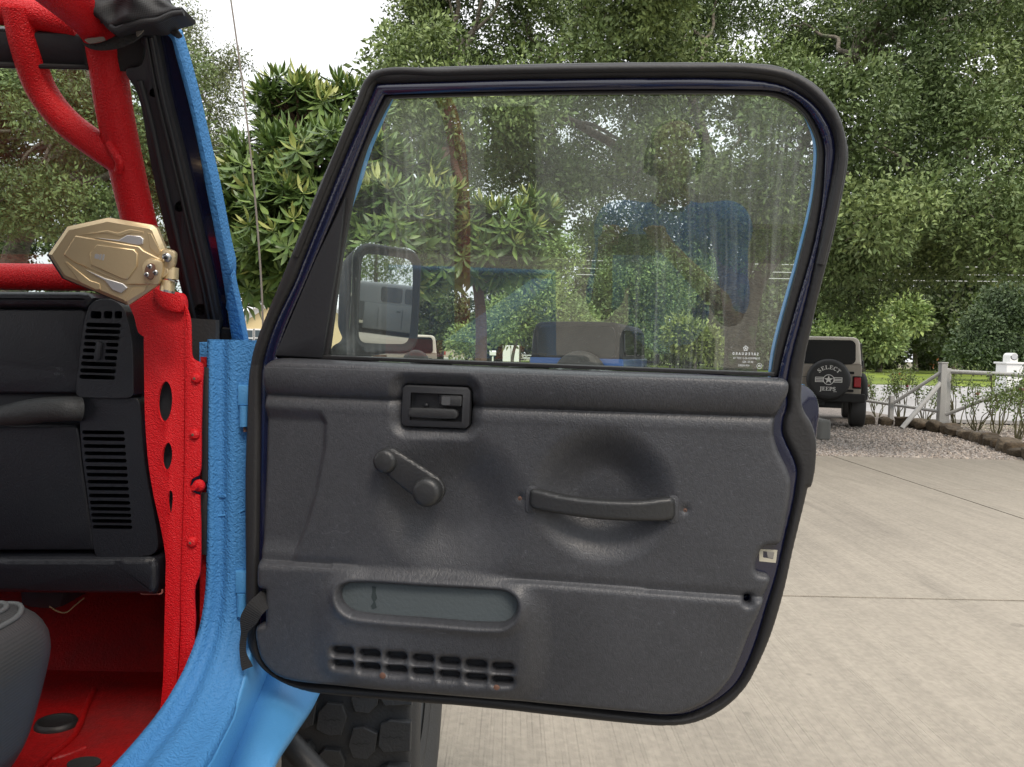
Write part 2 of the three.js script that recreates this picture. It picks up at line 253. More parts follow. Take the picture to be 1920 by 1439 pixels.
const OUT = D([[463, 1067], [462, 890], [465, 800], [467, 740], [468, 713], [472, 683], [477, 657], [487, 627], [494, 608], [513, 562], [543, 490], [600, 349], [642, 253], [658, 209], [677, 172], [696, 136], [700, 132, 1], [840, 125], [1000, 120.6], [1150, 118], [1280, 117.5], [1370, 118], [1410, 119.5], [1450, 123], [1490, 136], [1527, 158], [1552, 183], [1571, 212], [1583, 248], [1590, 285], [1588, 315], [1580, 360], [1560, 453], [1533, 560], [1520, 620], [1512, 655], [1507, 685], [1503, 722], [1502, 750], [1507, 770], [1520, 792], [1529, 820], [1530, 852], [1526, 890], [1521, 912, 1], [1514, 915, 1], [1506, 950], [1487, 1028], [1472, 1097], [1456, 1156], [1441, 1200], [1419, 1250], [1400, 1284], [1375, 1312], [1341, 1337], [1303, 1353], [1262, 1359], [1200, 1357], [1050, 1341], [900, 1325], [752, 1313], [670, 1306], [595, 1298], [560, 1290], [525, 1275], [497, 1255], [477, 1229], [466, 1199], [463, 1133]]);
const SIN = D([[487, 1067], [489, 900], [491, 740], [493, 690], [503, 647], [520, 600], [557, 522], [573, 480], [617, 372], [635, 326], [669, 247], [698, 180], [705, 162], [709, 158, 1], [808, 155], [1000, 149.5], [1280, 147], [1410, 150], [1445, 155], [1473, 163], [1500, 177], [1527, 197], [1549, 225], [1561, 253], [1565, 287], [1553, 360], [1520, 527], [1497, 620], [1490, 645], [1480, 690], [1476, 717], [1476, 740], [1475, 765], [1468, 788], [1467, 810], [1475, 832], [1487, 857], [1494, 880], [1492, 910], [1485, 950], [1472, 1005], [1456, 1075], [1437, 1137], [1416, 1206], [1394, 1259], [1375, 1287], [1341, 1314], [1294, 1336], [1256, 1341], [1200, 1337], [1050, 1320], [900, 1303], [770, 1294], [645, 1285], [560, 1278], [530, 1268], [505, 1249], [491, 1219], [487, 1180]]);
const NIN = D([[721, 178, 1], [702, 217], [673, 288], [642, 367], [608, 448], [572, 533], [540, 606], [524, 652], [519, 672, 1], [700, 679], [1000, 691], [1300, 701], [1459, 708, 1], [1470, 660], [1492, 580], [1524, 470], [1541, 385], [1547, 310], [1546, 272], [1535, 240], [1514, 206], [1486, 182], [1452, 171], [1393, 168], [1280, 167], [960, 171], [808, 175]]);
const GED = D([[729, 183, 1], [712, 215], [683, 278], [667, 330], [656, 380], [638, 480], [612, 672, 1], [700, 677], [1000, 690], [1300, 700], [1449, 706, 1], [1460, 645], [1507, 467], [1527, 377], [1536, 305], [1536, 273], [1527, 243], [1508, 211], [1480, 189], [1450, 178], [1393, 174.5], [1280, 173.5], [960, 176], [808, 180]]);
const PANEL = D([[508, 700], [511, 681], [523, 672], [560, 671], [700, 677], [1000, 690], [1300, 701], [1440, 707], [1464, 710], [1472, 717], [1470, 737], [1460, 759], [1450, 786], [1447, 803], [1450, 825], [1460, 852], [1472, 876], [1479, 900], [1477, 928], [1470, 968], [1463, 1002], [1458, 1014], [1447, 1018], [1431, 1020], [1420, 1032], [1413, 1056], [1418, 1068], [1434, 1072], [1441, 1080], [1437, 1093], [1419, 1139], [1400, 1181], [1381, 1229], [1366, 1259], [1341, 1288], [1309, 1310], [1262, 1325], [1200, 1323], [1050, 1309], [900, 1294], [770, 1284], [645, 1274], [565, 1266], [530, 1254], [505, 1228], [495, 1196], [493, 1168], [500, 1162], [511, 1160, 1], [512, 1098, 1], [499, 1093], [496, 1080], [498, 1000], [502, 900], [505, 800]]);
// rubber weatherstrip all round, navy pressing inside it
dp('weatherstrip', sculpt({ outer: OUT, holes: [SIN], cell: 0.003, map: dmap, skirt: 0.03, h: (u, v, s) => 0.002 + dome(s, 0.011) }), M.rubber);
{ // the tubular bead that runs along the inner side of the window part
  const bead = [[560, 480], [625, 320], [676, 200], [704, 146], [840, 138], [1000, 134], [1280, 131], [1410, 133], [1480, 147], [1530, 180], [1563, 225], [1576, 285], [1560, 390], [1535, 495]];
  dp('weatherstrip_bead', tube(bead.map(p => { const q = dpt(p); return dmap(q[0], q[1], 0.011); }), 0.0065, 10, 120), M.rubber);
}
dp('inner_shell', sculpt({ outer: SIN.map(([u, v]) => [u, v]), holes: [NIN], cell: 0.004, map: dmap, skirt: 0.03, h: (() => { const f = segDist(PANEL); return (u, v, s) => { const e = v < VB + 0.02 ? f(u, v) : -1; return 0.003 + 0.6 * dome(s, 0.006) - 0.034 * sstep(0.006, 0.02, e); }; })() }), M.navy);
dp('glass_channel', sculpt({ outer: NIN, holes: [GED], cell: 0.003, map: dmap, skirt: 0.012, h: (u, v, s) => -0.006 + 0.5 * dome(s, 0.004) }), M.rubber);
{ // the outer skin, painted blue, and the folded flange at the lock side
  const inset = (poly, k) => { const c = poly.reduce((a, p) => [a[0] + p[0] / poly.length, a[1] + p[1] / poly.length], [0, 0]); return poly.map(p => [c[0] + (p[0] - c[0]) * k, c[1] + (p[1] - c[1]) * k]); };
  const sk = DU.lift(-0.035), IN2 = smooth([[733, 178, 1], [708, 235], [688, 285], [670, 345], [655, 385], [632, 480], [600, 690, 1], [700, 700], [1000, 712], [1300, 722], [1441, 728, 1], [1453, 645], [1501, 467], [1522, 377], [1530, 305], [1530, 272], [1523, 240], [1506, 206], [1478, 180], [1450, 168], [1393, 164], [1280, 163], [960, 165], [808, 168]], true, 5).map(([x, y]) => { const q = sk.uv(x, y); return [q[0], q[1] + VB]; });
  dp('outer_skin', sculpt({ outer: inset(OUT, 0.992), holes: [IN2], cell: 0.005, map: dmap, skirt: 0.02, h: () => -0.035 }), M.blueSmooth);
  dp('outer_flange', plate(DL.lift(-0.03), smooth([[1490, 725], [1508, 722], [1524, 733], [1534, 750], [1537, 772], [1534, 800], [1528, 832], [1505, 850], [1490, 800]], true, 4), 0.012, { bevel: 0.004 }), M.navy);
  dp('flange_edge', plate(DL.lift(-0.043), smooth([[1490, 724], [1506, 721], [1522, 732], [1532, 749], [1535, 772], [1532, 801], [1526, 834], [1505, 852], [1490, 800]], true, 4), 0.008, { bevel: 0.003 }), M.blueSmooth);
}
// triangular cover at the front of the window, and the wiper edge along the belt
dp('corner_cover', plate(DU, smooth([[649, 371, 1], [636, 480, 1], [606, 671, 1], [516, 667, 1], [523, 652, 1], [595, 482, 1]], true, 50), 0.012, { w: 0.006, bevel: 0.003 }), M.blackPlastic);
dp('belt_seal', plate(DU, [[600, 666], [1452, 699], [1452, 706], [600, 673]], 0.012, { w: 0.004, bevel: 0.002 }), M.rubber);
// window pane with dried streaks and dust on it
{
  const n = 1024, spots = [], R = rng(7); for (let i = 0; i < 900; i++) spots.push([R(), R(), 0.0006 + 0.0022 * R() * R(), 0.25 + 0.6 * R()]);
  const cells = new Map(); spots.forEach(s => { const k = Math.floor(s[0] * 32) + ',' + Math.floor(s[1] * 32); (cells.get(k) || cells.set(k, []).get(k)).push(s); });
  const dirt = tex(n, 1.0, (x, y) => {
    const streak = Math.pow(tnoise(x * 230 + 3 * tnoise(x * 6, y * 6, 6, 6, 71), y * 5, 230, 5, 72), 3) * sstep(0.35, 0.8, tnoise(x * 7, y * 3, 7, 3, 73) + 0.25 * (tnoise(x * 40, y * 9, 40, 9, 74) - 0.5));
    const film = 0.35 * fbmT(x, y, 5, 5, 75), speck = tnoise(x * 420, y * 420, 420, 420, 79) > 0.93 ? 0.5 * tnoise(x * 12, y * 12, 12, 12, 78) : 0;
    let drop = 0; const ci = Math.floor(x * 32), cj = Math.floor(y * 32);
    for (const s of cells.get(ci + ',' + cj) || []) { const d = Math.hypot(x - s[0], y - s[1]) / s[2]; if (d < 1) drop = Math.max(drop, s[3] * (1 - d)); }
    return 1 - (0.012 + 0.10 * film + 0.10 * streak + 0.18 * speck + 0.22 * drop);
  });
  const pane = phys([0.90, 0.985, 0.96], 0.0, { transmission: 1, thickness: 0, ior: 1.9, transmissionMap: dirt });
  const s = new THREE.ShapeGeometry(new THREE.Shape(GED.map(([u, v]) => new THREE.Vector2(u * 1.004, (v - VB) * 1.008 - 0.006)))); s.applyMatrix4(DU.lift(-0.016).m);
  const g = tidy(s), p = g.attributes.position, uv = new Float32Array(p.count * 2), q = V3(); for (let i = 0; i < p.count; i++) { q.fromBufferAttribute(p, i).sub(DU.o); uv[2 * i] = q.dot(DU.u); uv[2 * i + 1] = q.dot(DU.v); } g.setAttribute('uv', new THREE.BufferAttribute(uv, 2));
  dp('window_pane', g, pane);
}
{ // etched maker's marking, read from the back
  const c = document.createElement('canvas'); c.width = 512; c.height = 256; const x = c.getContext('2d');
  x.fillStyle = '#000'; x.fillRect(0, 0, 512, 256); x.fillStyle = '#fff'; x.strokeStyle = '#fff'; x.textAlign = 'center';
  x.save(); x.translate(250, 34); x.lineWidth = 5; for (let i = 0; i < 5; i++) { const a = i * 1.2566 - 1.57; x.beginPath(); x.moveTo(0, 0); x.lineTo(26 * Math.cos(a), 26 * Math.sin(a)); x.stroke(); } x.beginPath(); for (let i = 0; i <= 5; i++) { const a = i * 1.2566 - 1.57; x.lineTo(26 * Math.cos(a), 26 * Math.sin(a)); } x.stroke(); x.restore();
  x.font = 'bold 36px sans-serif'; x.fillText('S A F E G U A R D', 250, 100); x.font = '26px sans-serif'; x.fillText('TEMPERED AS-2  DOT 18', 235, 140); x.fillText('M-75  AS2', 220, 176); x.fillText('43R-00083', 260, 212); x.lineWidth = 4; x.beginPath(); x.arc(95, 205, 26, 0, 7); x.stroke(); x.font = 'bold 26px sans-serif'; x.fillText('E6', 95, 214);
  const t = new THREE.CanvasTexture(c); t.wrapS = THREE.RepeatWrapping; t.repeat.x = -1; t.offset.x = 1;
  const m = std([0.75, 0.78, 0.78], 0.8, { alphaMap: t, transparent: true });
  const [u0, v0] = DU.uv(1352, 697), [u1, v1] = DU.uv(1446, 650), g = new THREE.PlaneGeometry(u1 - u0, v1 - v0); g.translate((u0 + u1) / 2, (v0 + v1) / 2, -0.0135); g.applyMatrix4(DU.m);
  const k = tidy(g); k.translate(-CARP.x, -CARP.y, -CARP.z); obj('glass_marking', k, m, door);
}
// moulded trim panel
const SL = 0.04;
const POCKET = smooth([[660, 1096], [800, 1104], [940, 1113], [962, 1122], [969, 1138], [962, 1158], [938, 1171], [800, 1163], [668, 1151], [645, 1138], [636, 1118], [641, 1102]], true, 5);
const slots = []; for (let i = 0; i < 7; i++) { slots.push(rrect(642 + 50 * i, 1222.5 + 5 * i, 39, 16, 7.5, SL)); slots.push(rrect(642 + 50 * i, 1247 + 5 * i, 39, 14, 6.5, SL)); }
const BEZ = rrect(817, 763, 128, 78, 10, SL);
const lineAt = (pts) => { const q = pts.map(pdt); return (u, v) => { let i = 0; while (i < q.length - 2 && u > q[i + 1][0]) i++; const t = (u - q[i][0]) / (q[i + 1][0] - q[i][0]); return v - lerp(q[i][1], q[i + 1][1], t); }; };
const curveAt = (pts) => { const q = pts.map(pdt); return (u, v) => { let i = 0; while (i < q.length - 2 && v < q[i + 1][1]) i++; const t = clamp((v - q[i][1]) / (q[i + 1][1] - q[i][1])); return u - lerp(q[i][0], q[i + 1][0], t); }; };
{
  const belt = lineAt([[480, 740], [745, 752], [885, 763], [1470, 784]]), low = lineAt([[480, 1053], [665, 1063], [940, 1086], [1450, 1126]]), left = curveAt([[596, 750], [611, 795], [609, 840], [594, 920], [577, 980], [552, 1045], [535, 1120]]);
  const DLq = DL.lift(0.044), qdt = ([x, y]) => DLq.uv(x, y);
  const pk = segDist(POCKET.map(qdt)), bz = segDist(BEZ.map(pdt)), c1 = pdt([848, 948]), c2 = pdt([1130, 930]), sp = qdt([800, 1195]), uL = pdt([640, 1070])[0], uL2 = pdt([700, 1070])[0], uR = pdt([930, 1085])[0], uR2 = pdt([985, 1085])[0], slotHoles = slots.map(s => s.map(qdt)), hole = ellipse(1402, 1126, 7, 7).map(pdt);
  const cup1 = pdt([975, 935]), cup2 = pdt([1285, 957]);
  const h = (u, v, s) => {
    let w = 0.016 + dome(s, 0.012) - 0.012;
    const b = belt(u, v);
    w += b > 0 ? 0.024 * Math.sqrt(1 - (1 - clamp(b / 0.045)) ** 2) - 0.012 * Math.pow(clamp((b - 0.045) / 0.04), 2) : 0.016 * (Math.sqrt(1 - (1 - clamp(-b / 0.03)) ** 2));
    if (b < 0) w -= 0.004 * clamp(-b / 0.03);
    const below = clamp(-b / 0.02);
    // front step
    const l = left(u, v); w -= below * 0.012 * (1 - sstep(-0.012, 0.006, l)) * sstep(-0.02, -0.05, b) * sstep(-0.02, 0.05, low(u, v));
    // dishes behind the crank and the pull handle
    const r1 = Math.hypot((u - c1[0]) * 0.95, v - c1[1]) / 0.145; w -= 0.029 * (1 - sstep(0.25, 1, r1));
    const r2 = Math.hypot((u - c2[0]) * 0.96, v - c2[1]) / 0.128; w -= 0.042 * (1 - sstep(0.3, 1.0, r2));
    // lower ledge
    const L = low(u, v), side = Math.max(1 - sstep(uL, uL2, u), sstep(uR, uR2, u));
    w += (L < 0 ? 0.009 * Math.sqrt(1 - (1 - clamp(-L / 0.014)) ** 2) * side + 0.009 * (1 - side) * sstep(0.02, 0.07, -L) : 0) - 0.003 * side * sstep(0.02, 0, L) * (L > 0 ? 1 : 0);
    // swelling round pocket and speaker, pocket lip
    const du = Math.abs(u - sp[0]) / 0.215, dv = Math.abs(v - sp[1]) / 0.115, rr = Math.pow(du ** 4 + dv ** 4, 0.25); w += 0.013 * (1 - sstep(0.78, 1.08, rr));
    const d = -pk(u, v); w += 0.006 * Math.exp(-(((d - 0.006) / 0.012) ** 2)) - 0.004 * Math.exp(-((d / 0.004) ** 2));
    const e = -bz(u, v); w -= (e < 0.03 ? 0.013 * (1 - sstep(0.004, 0.026, e)) * (b > 0 ? 1 : 0.8) : 0);
    for (const c of [cup1, cup2]) w -= 0.004 * Math.exp(-(((u - c[0]) ** 2 + (v - c[1]) ** 2) / 0.00005));
    // cloth backing lies a little uneven
    w += 0.0016 * (noise3(u * 9, v * 9, 3) - 0.5) * below;
    return w;
  };
  dp('trim_panel', sculpt({ outer: PANEL, holes: [POCKET.map(qdt), ...slotHoles, BEZ.map(pdt), hole], cell: 0.0029, map: dmap, skirt: 0.014, h }), M.trim);
  const hp = (px, py) => { const [u, v] = pdt([px, py]); return h(u, v, 1); };
  // behind the openings
  { const big = smooth([[650, 1080], [800, 1088], [945, 1098], [980, 1115], [986, 1140], [975, 1170], [945, 1186], [800, 1178], [660, 1166], [628, 1145], [620, 1115], [630, 1090]], true, 6);
    dp('pocket_lining', plate(DL.lift(0.030), big, 0.004), M.pocket);
    const st = std([0.03, 0.042, 0.045], 0.95);
    dp('pocket_stain', plate(DL.lift(0.0308), [[697, 1100], [705, 1101], [704, 1112], [707, 1122], [703, 1128], [706, 1140], [699, 1143], [695, 1137], [700, 1130], [696, 1120], [698, 1110]], 0.0009), st);
    dp('speaker_backing', plate(DL.lift(0.024), [[600, 1195], [980, 1230], [980, 1300], [600, 1270]], 0.004), M.blackPlastic); }
  // inside release: bezel, cup, lever, lock slide, screw
  const wB = 0.026, B = DL.lift(wB), ins = rrect(818, 764, 104, 58, 5, SL);
  dp('latch_bezel', plate(B, BEZ, 0.02, { holes: [ins], bevel: 0.003 }), M.blackPlastic);
  dp('latch_cup', plate(DL.lift(0.006), rrect(817, 763, 122, 72, 6, SL), 0.004), M.blackPlastic);
  dp('latch_cup_step', plate(DL.lift(0.016), rrect(846, 748, 46, 26, 3, SL), 0.008, { bevel: 0.002 }), M.blackPlastic);
  dp('release_lever', plate(DL.lift(0.031), smooth([[766, 767, 1], [770, 765], [850, 768], [857, 772], [858, 781], [852, 786], [768, 782], [765, 777]], true, 3), 0.012, { bevel: 0.003 }), M.grip);
  dp('lock_slide', plate(DL.lift(0.029), rrect(846, 752, 39, 20, 3, SL), 0.012, { bevel: 0.002 }), M.grip);
  dp('lock_slide_face', plate(DL.lift(0.0298), rrect(836, 752, 16, 16, 2, SL), 0.003), std([0.06, 0.062, 0.066], 0.5));
  dp('screw', button(DL.lift(0.01), ...DL.lift(0.01).uv(799, 760), 0.0045, 0.003), M.blackPlastic);
  // window crank
  const w0 = hp(725, 863), C = DL.lift(w0 + 0.03);
  dp('crank_arm', plate(C, smooth([[712, 846], [735, 842], [752, 852], [808, 888], [826, 902], [833, 922], [822, 944], [804, 950], [788, 942], [722, 890], [708, 872]], true, 4), 0.016, { bevel: 0.005, seg: 3 }), M.grip);
  const knob = (px, py, r, w, hgt) => { const f = DL.lift(w), [u, v] = f.uv(px, py), R = r * 0.00094, pr = [[0, hgt], [R * 0.6, hgt - 0.0006], [R * 0.84, hgt - 0.0028], [R * 0.96, hgt - 0.008], [R, hgt - 0.014], [R * 0.97, 0], [R * 0.8, -0.03]].map(p => new THREE.Vector2(...p)).reverse(), g = new THREE.LatheGeometry(pr, 32); g.rotateX(Math.PI / 2); g.translate(u, v, 0); g.applyMatrix4(f.m); return boxUV(g); };
  dp('crank_hub', knob(723, 865, 24, w0 + 0.026, 0.014), M.grip);
  dp('crank_knob', knob(804, 921, 28, w0 + 0.034, 0.026), M.grip);
  // pull handle, bowed out between its two seats
  { const wl = hp(985, 935), ol = smooth([[994, 921], [1001, 918], [1060, 929], [1130, 936], [1200, 938], [1258, 934], [1265, 940], [1266, 968], [1258, 976], [1200, 976], [1130, 972], [1060, 964], [1002, 955], [993, 948]], true, 5), f = DL.lift(wl + 0.012), q = ol.map(p => f.uv(p[0], p[1])), ua = Math.min(...q.map(p => p[0])), ub = Math.max(...q.map(p => p[0]));
    dp('pull_handle', sculpt({ outer: q, cell: 0.003, map: (u, v, w) => f.at(u, v, w), skirt: 0.016, h: (u, v, s) => dome(s, 0.006) - 0.006 + 0.017 * Math.sin(Math.PI * clamp((u - ua) / (ub - ua))) ** 0.6 }), M.grip);
    for (const [a, b, n2] of [[996, 937, 0], [1262, 956, 1]]) dp('handle_seat', plate(DL.lift(wl + 0.004), rrect(a, b, 22, 52, 8, SL), 0.02, { bevel: 0.003 }), M.trim);
    for (const [a, b] of [[976, 935], [1285, 957]]) { const F2 = DL.lift(hp(a, b) - 0.002); dp('handle_screw', button(F2, ...F2.uv(a, b), 0.0055, 0.0035), M.rust); dp('screw_socket', button(F2.lift(0.0022), ...F2.uv(a, b), 0.002, 0.0016), M.blackPlastic); }
  }
  for (const [a, b] of [[717, 1268], [931, 1291]]) { const F2 = DL.lift(hp(a, b) - 0.001); dp('panel_screw', button(F2, ...F2.uv(a, b), 0.006, 0.002), M.rust); }
  dp('hole_lining', plate(DL.lift(0.001), ellipse(1402, 1126, 9, 9), 0.002), M.navy);
}
// latch opening in the lock edge
dp('latch_plate', plate(DL.lift(0.0075), smooth([[1424, 1030, 1], [1458, 1032, 1], [1455, 1056, 1], [1424, 1053, 1]], true, 60), 0.003, { holes: [[[1431, 1034], [1452, 1036], [1450, 1049], [1431, 1046]]] }), M.paleMetal);
dp('latch_claw', plate(DL.lift(0.007), [[1438, 1034], [1452, 1035], [1450, 1048], [1440, 1046]], 0.004), M.steel);
// check strap hanging from the front edge
{
  const w = 0.02, pts = [[505, 1117, 0.018], [494, 1127, 0.035], [480, 1140, 0.05], [470, 1155, 0.052], [461, 1175, 0.05], [456, 1200, 0.045], [455, 1222, 0.045], [459, 1240, 0.046], [464, 1254, 0.046]].map(p => DL.lift(p[2]).px(p[0], p[1]));
  const c = new THREE.CatmullRomCurve3(pts), wid = (t) => lerp(0.017, 0.006, sstep(0.35, 0.6, t)) + 0.004 * sstep(0.8, 1, t), n = 40, pos = [], idx = [], uv = [];
  for (let i = 0; i <= n; i++) { const t = i / n, q = c.getPointAt(t), tg = c.getTangentAt(t), side = tg.clone().cross(V3(0.15, 0.2, 1)).normalize(), nn = side.clone().cross(tg).normalize(); for (const [a, b] of [[-1, 1], [1, 1], [1, -1], [-1, -1], [-1, 1]]) { const r = q.clone().addScaledVector(side, a * wid(t)).addScaledVector(nn, b * 0.0013); pos.push(r.x, r.y, r.z); uv.push(a * 0.02, t * 0.2); } }
  for (let i = 0; i < n; i++) for (let k = 0; k < 4; k++) { const a = i * 5 + k, b = a + 5; idx.push(a, a + 1, b, a + 1, b + 1, b); }
  const g = new THREE.BufferGeometry(); g.setAttribute('position', new THREE.Float32BufferAttribute(pos, 3)); g.setAttribute('uv', new THREE.Float32BufferAttribute(uv, 2)); g.setIndex(idx); const f = g.toNonIndexed(); f.computeVertexNormals();
  dp('check_strap', f, M.strap);
  dp('strap_anchor', plate(DL.lift(0.012), [[497, 1104], [510, 1106], [510, 1158], [497, 1156]], 0.012, { bevel: 0.002 }), M.blackPlastic);
  const A = DL.lift(0.014); dp('anchor_screw', button(A, ...A.uv(506, 1150), 0.005, 0.004), M.steel);
}
// door mirror outside, seen through the pane
{
  const c = DU.lift(-0.15).px(722, 563), yaw = 0.85, tip = -0.05, ax = V3(Math.cos(yaw), 0, -Math.sin(yaw)), az = V3(Math.sin(yaw) * Math.cos(tip), Math.sin(tip), Math.cos(yaw) * Math.cos(tip)), ay = az.clone().cross(ax), q = V3();
  c.addScaledVector(az, 0.012);
  const rb = (x, y, z, a, b, d, r) => { const X = Math.max(Math.abs(x) - a + r, 0), Y = Math.max(Math.abs(y) - b + r, 0), Z = Math.max(Math.abs(z) - d + r, 0); return Math.hypot(X, Y, Z) - r + Math.min(0, Math.max(Math.abs(x) - a, Math.abs(y) - b, Math.abs(z) - d) + r); };
  const foot = DU.lift(-0.04).px(640, 664), neck = c.clone().addScaledVector(ay, -0.085).addScaledVector(az, -0.05);
  const cap = (p, a, b, r) => { const ab = b.clone().sub(a), t = clamp(p.clone().sub(a).dot(ab) / ab.lengthSq()); return p.distanceTo(a.clone().addScaledVector(ab, t)) - r; };
  const shape = (X, Y, Z) => { q.set(X, Y, Z); const d = q.clone().sub(c), x = d.dot(ax), y = d.dot(ay), z = d.dot(az), k = 1 + clamp((-z) / 0.09) * 0.45; let f = rb(x * k, y * k, z + 0.045, 0.098, 0.122, 0.06, 0.05) / k; const e = cap(q, neck, foot, 0.022), m = clamp(0.5 + 0.5 * (f - e) / 0.03); f = lerp(f, e, m) - 0.03 * m * (1 - m); return Math.max(f, -rb(x, y, z - 0.006, 0.09, 0.113, 0.018, 0.042)); };
  dp('mirror_housing', blob(shape, [c.x - 0.22, c.y - 0.2, c.z - 0.17], [c.x + 0.15, c.y + 0.15, c.z + 0.15], 0.0045), M.mirrorShell);
  const R = 2.6, o = smooth(rrect(0, 0, 0.178, 0.224, 0.04), true, 1), g = sculpt({ outer: o, cell: 0.006, map: (u, v, w) => c.clone().addScaledVector(ax, u).addScaledVector(ay, v).addScaledVector(az, w - 0.006), h: (u, v) => -(u * u + v * v) / (2 * R) });
  dp('mirror_glass', g, M.mirror);
}
// hinges
for (const [x, y0, y1] of [[455, 722, 800], [450, 1072, 1155]]) {
  const m = (y0 + y1) / 2;
  dp('hinge', [plate(facing(1.452), [[x - 10, y0], [x + 12, y0 + 2], [x + 12, m], [x - 10, m]], 0.03, { bevel: 0.004 }), tube([P(x + 3, m, 1.455), P(x + 3, y1, 1.455)], 0.0095, 14, 4)], M.blueSmooth);
  dp('hinge_pin', tube([P(x + 4, y1 - 2, 1.455), P(x + 4, y1 + 10, 1.455)], 0.0035, 10, 2), M.rust);
}
// ---------- the car's body round the door opening ----------
const AP = frame3(P(400, 620, 1.62), P(470, 620, 1.62), P(290, 50, 1.30));     // the plane of the windscreen
{
  const ws = part('windshield', car);
  const wp = (n, g, m) => carPart(n, g, m, ws);
  const holes = [[289, 173], [337, 387], [375, 581]].map(([x, y]) => ellipse(x, y, 15, 15, 20));
  wp('pillar_trim', plate(AP.lift(0.02), smooth([[268, 46, 1], [282, 50], [292, 66], [313, 170], [336, 262], [360, 362], [385, 470], [399, 530], [414, 612, 1], [411, 626, 1], [366, 624], [356, 612], [342, 560], [318, 470], [298, 390], [277, 290], [263, 205], [250, 165], [234, 140], [236, 128], [262, 122], [270, 92], [262, 80, 1]], true, 8), 0.03, { holes, bevel: 0.005 }), M.blackPlastic);
  for (const [x, y] of [[289, 173], [337, 387], [375, 581]]) { const A = AP.lift(0.0); wp('trim_screw', [plate(A, ellipse(x, y, 17, 17, 20), 0.004), button(A, ...A.uv(x, y), 0.005, 0.003)], M.rubberMatte); }
  const rib = (dx) => smooth([[287 + dx, 70], [306 + dx, 170], [328 + dx, 262], [352 + dx, 362], [377 + dx, 470], [391 + dx, 530], [406 + dx, 608]], false, 20).map(p => AP.lift(0.021).px(p[0], p[1]));
  wp('trim_rib', tube(rib(-4), 0.004, 8, 40), M.blackPlastic); wp('trim_rib', tube(rib(-14), 0.0035, 8, 40), M.blackPlastic);
  wp('trim_rib', tube(smooth([[262, 150], [283, 230], [305, 330], [330, 440], [352, 540], [366, 610]], false, 20).map(p => AP.lift(0.019).px(p[0], p[1])), 0.006, 8, 40), M.blackPlastic);
  wp('frame_post', plate(AP.lift(0.004), smooth([[286, 52, 1], [322, 64, 1], [328, 98], [351, 187], [371, 275], [387, 360], [401, 430], [420, 540], [426, 585], [436, 655, 1], [404, 640, 1], [380, 520], [340, 330], [300, 150]], true, 10), 0.05), M.navy);
  wp('frame_edge', plate(AP.lift(0.012), smooth([[299, 52], [321, 61], [331, 84], [357, 175], [380, 272], [401, 360], [421, 460], [431, 502, 1], [431, 540, 1], [426, 586, 1], [419, 540], [400, 430], [386, 360], [370, 275], [350, 187], [327, 102], [318, 72], [298, 58]], true, 8), 0.045, { bevel: 0.004 }), M.blue);
  const hg = AP.lift(0.022);
  wp('frame_hinge', plate(hg, smooth([[424, 560], [432, 515], [437, 540], [446, 580], [460, 652], [467, 706, 1], [462, 720, 1], [446, 690], [440, 672], [436, 655]], true, 8), 0.03, { bevel: 0.004 }), M.blue);
  wp('hinge_bolt', button(hg, ...hg.uv(451, 660), 0.008, 0.006), M.steel);
  wp('header', plate(AP.lift(0.0), [[-900, 32], [120, 62], [262, 82], [262, 112], [172, 132], [-900, 116]], 0.05, { bevel: 0.006 }), M.blackPlastic);
  wp('header_lip', plate(AP.lift(0.01), [[-900, 100], [-10, 118], [165, 124], [166, 132], [-10, 129], [-900, 114]], 0.02, { bevel: 0.004 }), M.rubber);
  wp('header_corner', plate(AP.lift(0.006), [[150, 66], [272, 48], [266, 120], [240, 134], [160, 132]], 0.03), M.rubberMatte);
  wp('cowl_seal', plate(AP.lift(0.01), [[-900, 560], [300, 600], [372, 612], [432, 618], [434, 650], [372, 650], [-900, 650]], 0.03), M.rubberMatte);
  const q = [[-900, 105], [255, 125], [375, 600], [-900, 600]].map(p => AP.px(p[0], p[1], -0.012)), g = new THREE.BufferGeometry(); g.setAttribute('position', new THREE.Float32BufferAttribute([q[0], q[3], q[2], q[0], q[2], q[1]].flatMap(v => v.toArray()), 3)); g.computeVertexNormals();
  wp('windshield_glass', boxUV(g), phys([0.8, 0.87, 0.85], 0, { transmission: 1, thickness: 0, ior: 1.6 }));
  wp('frame_driver_post', plate(AP, [[-940, 10], [-900, 10], [-900, 640], [-940, 640]], 0.05), M.navy);
}
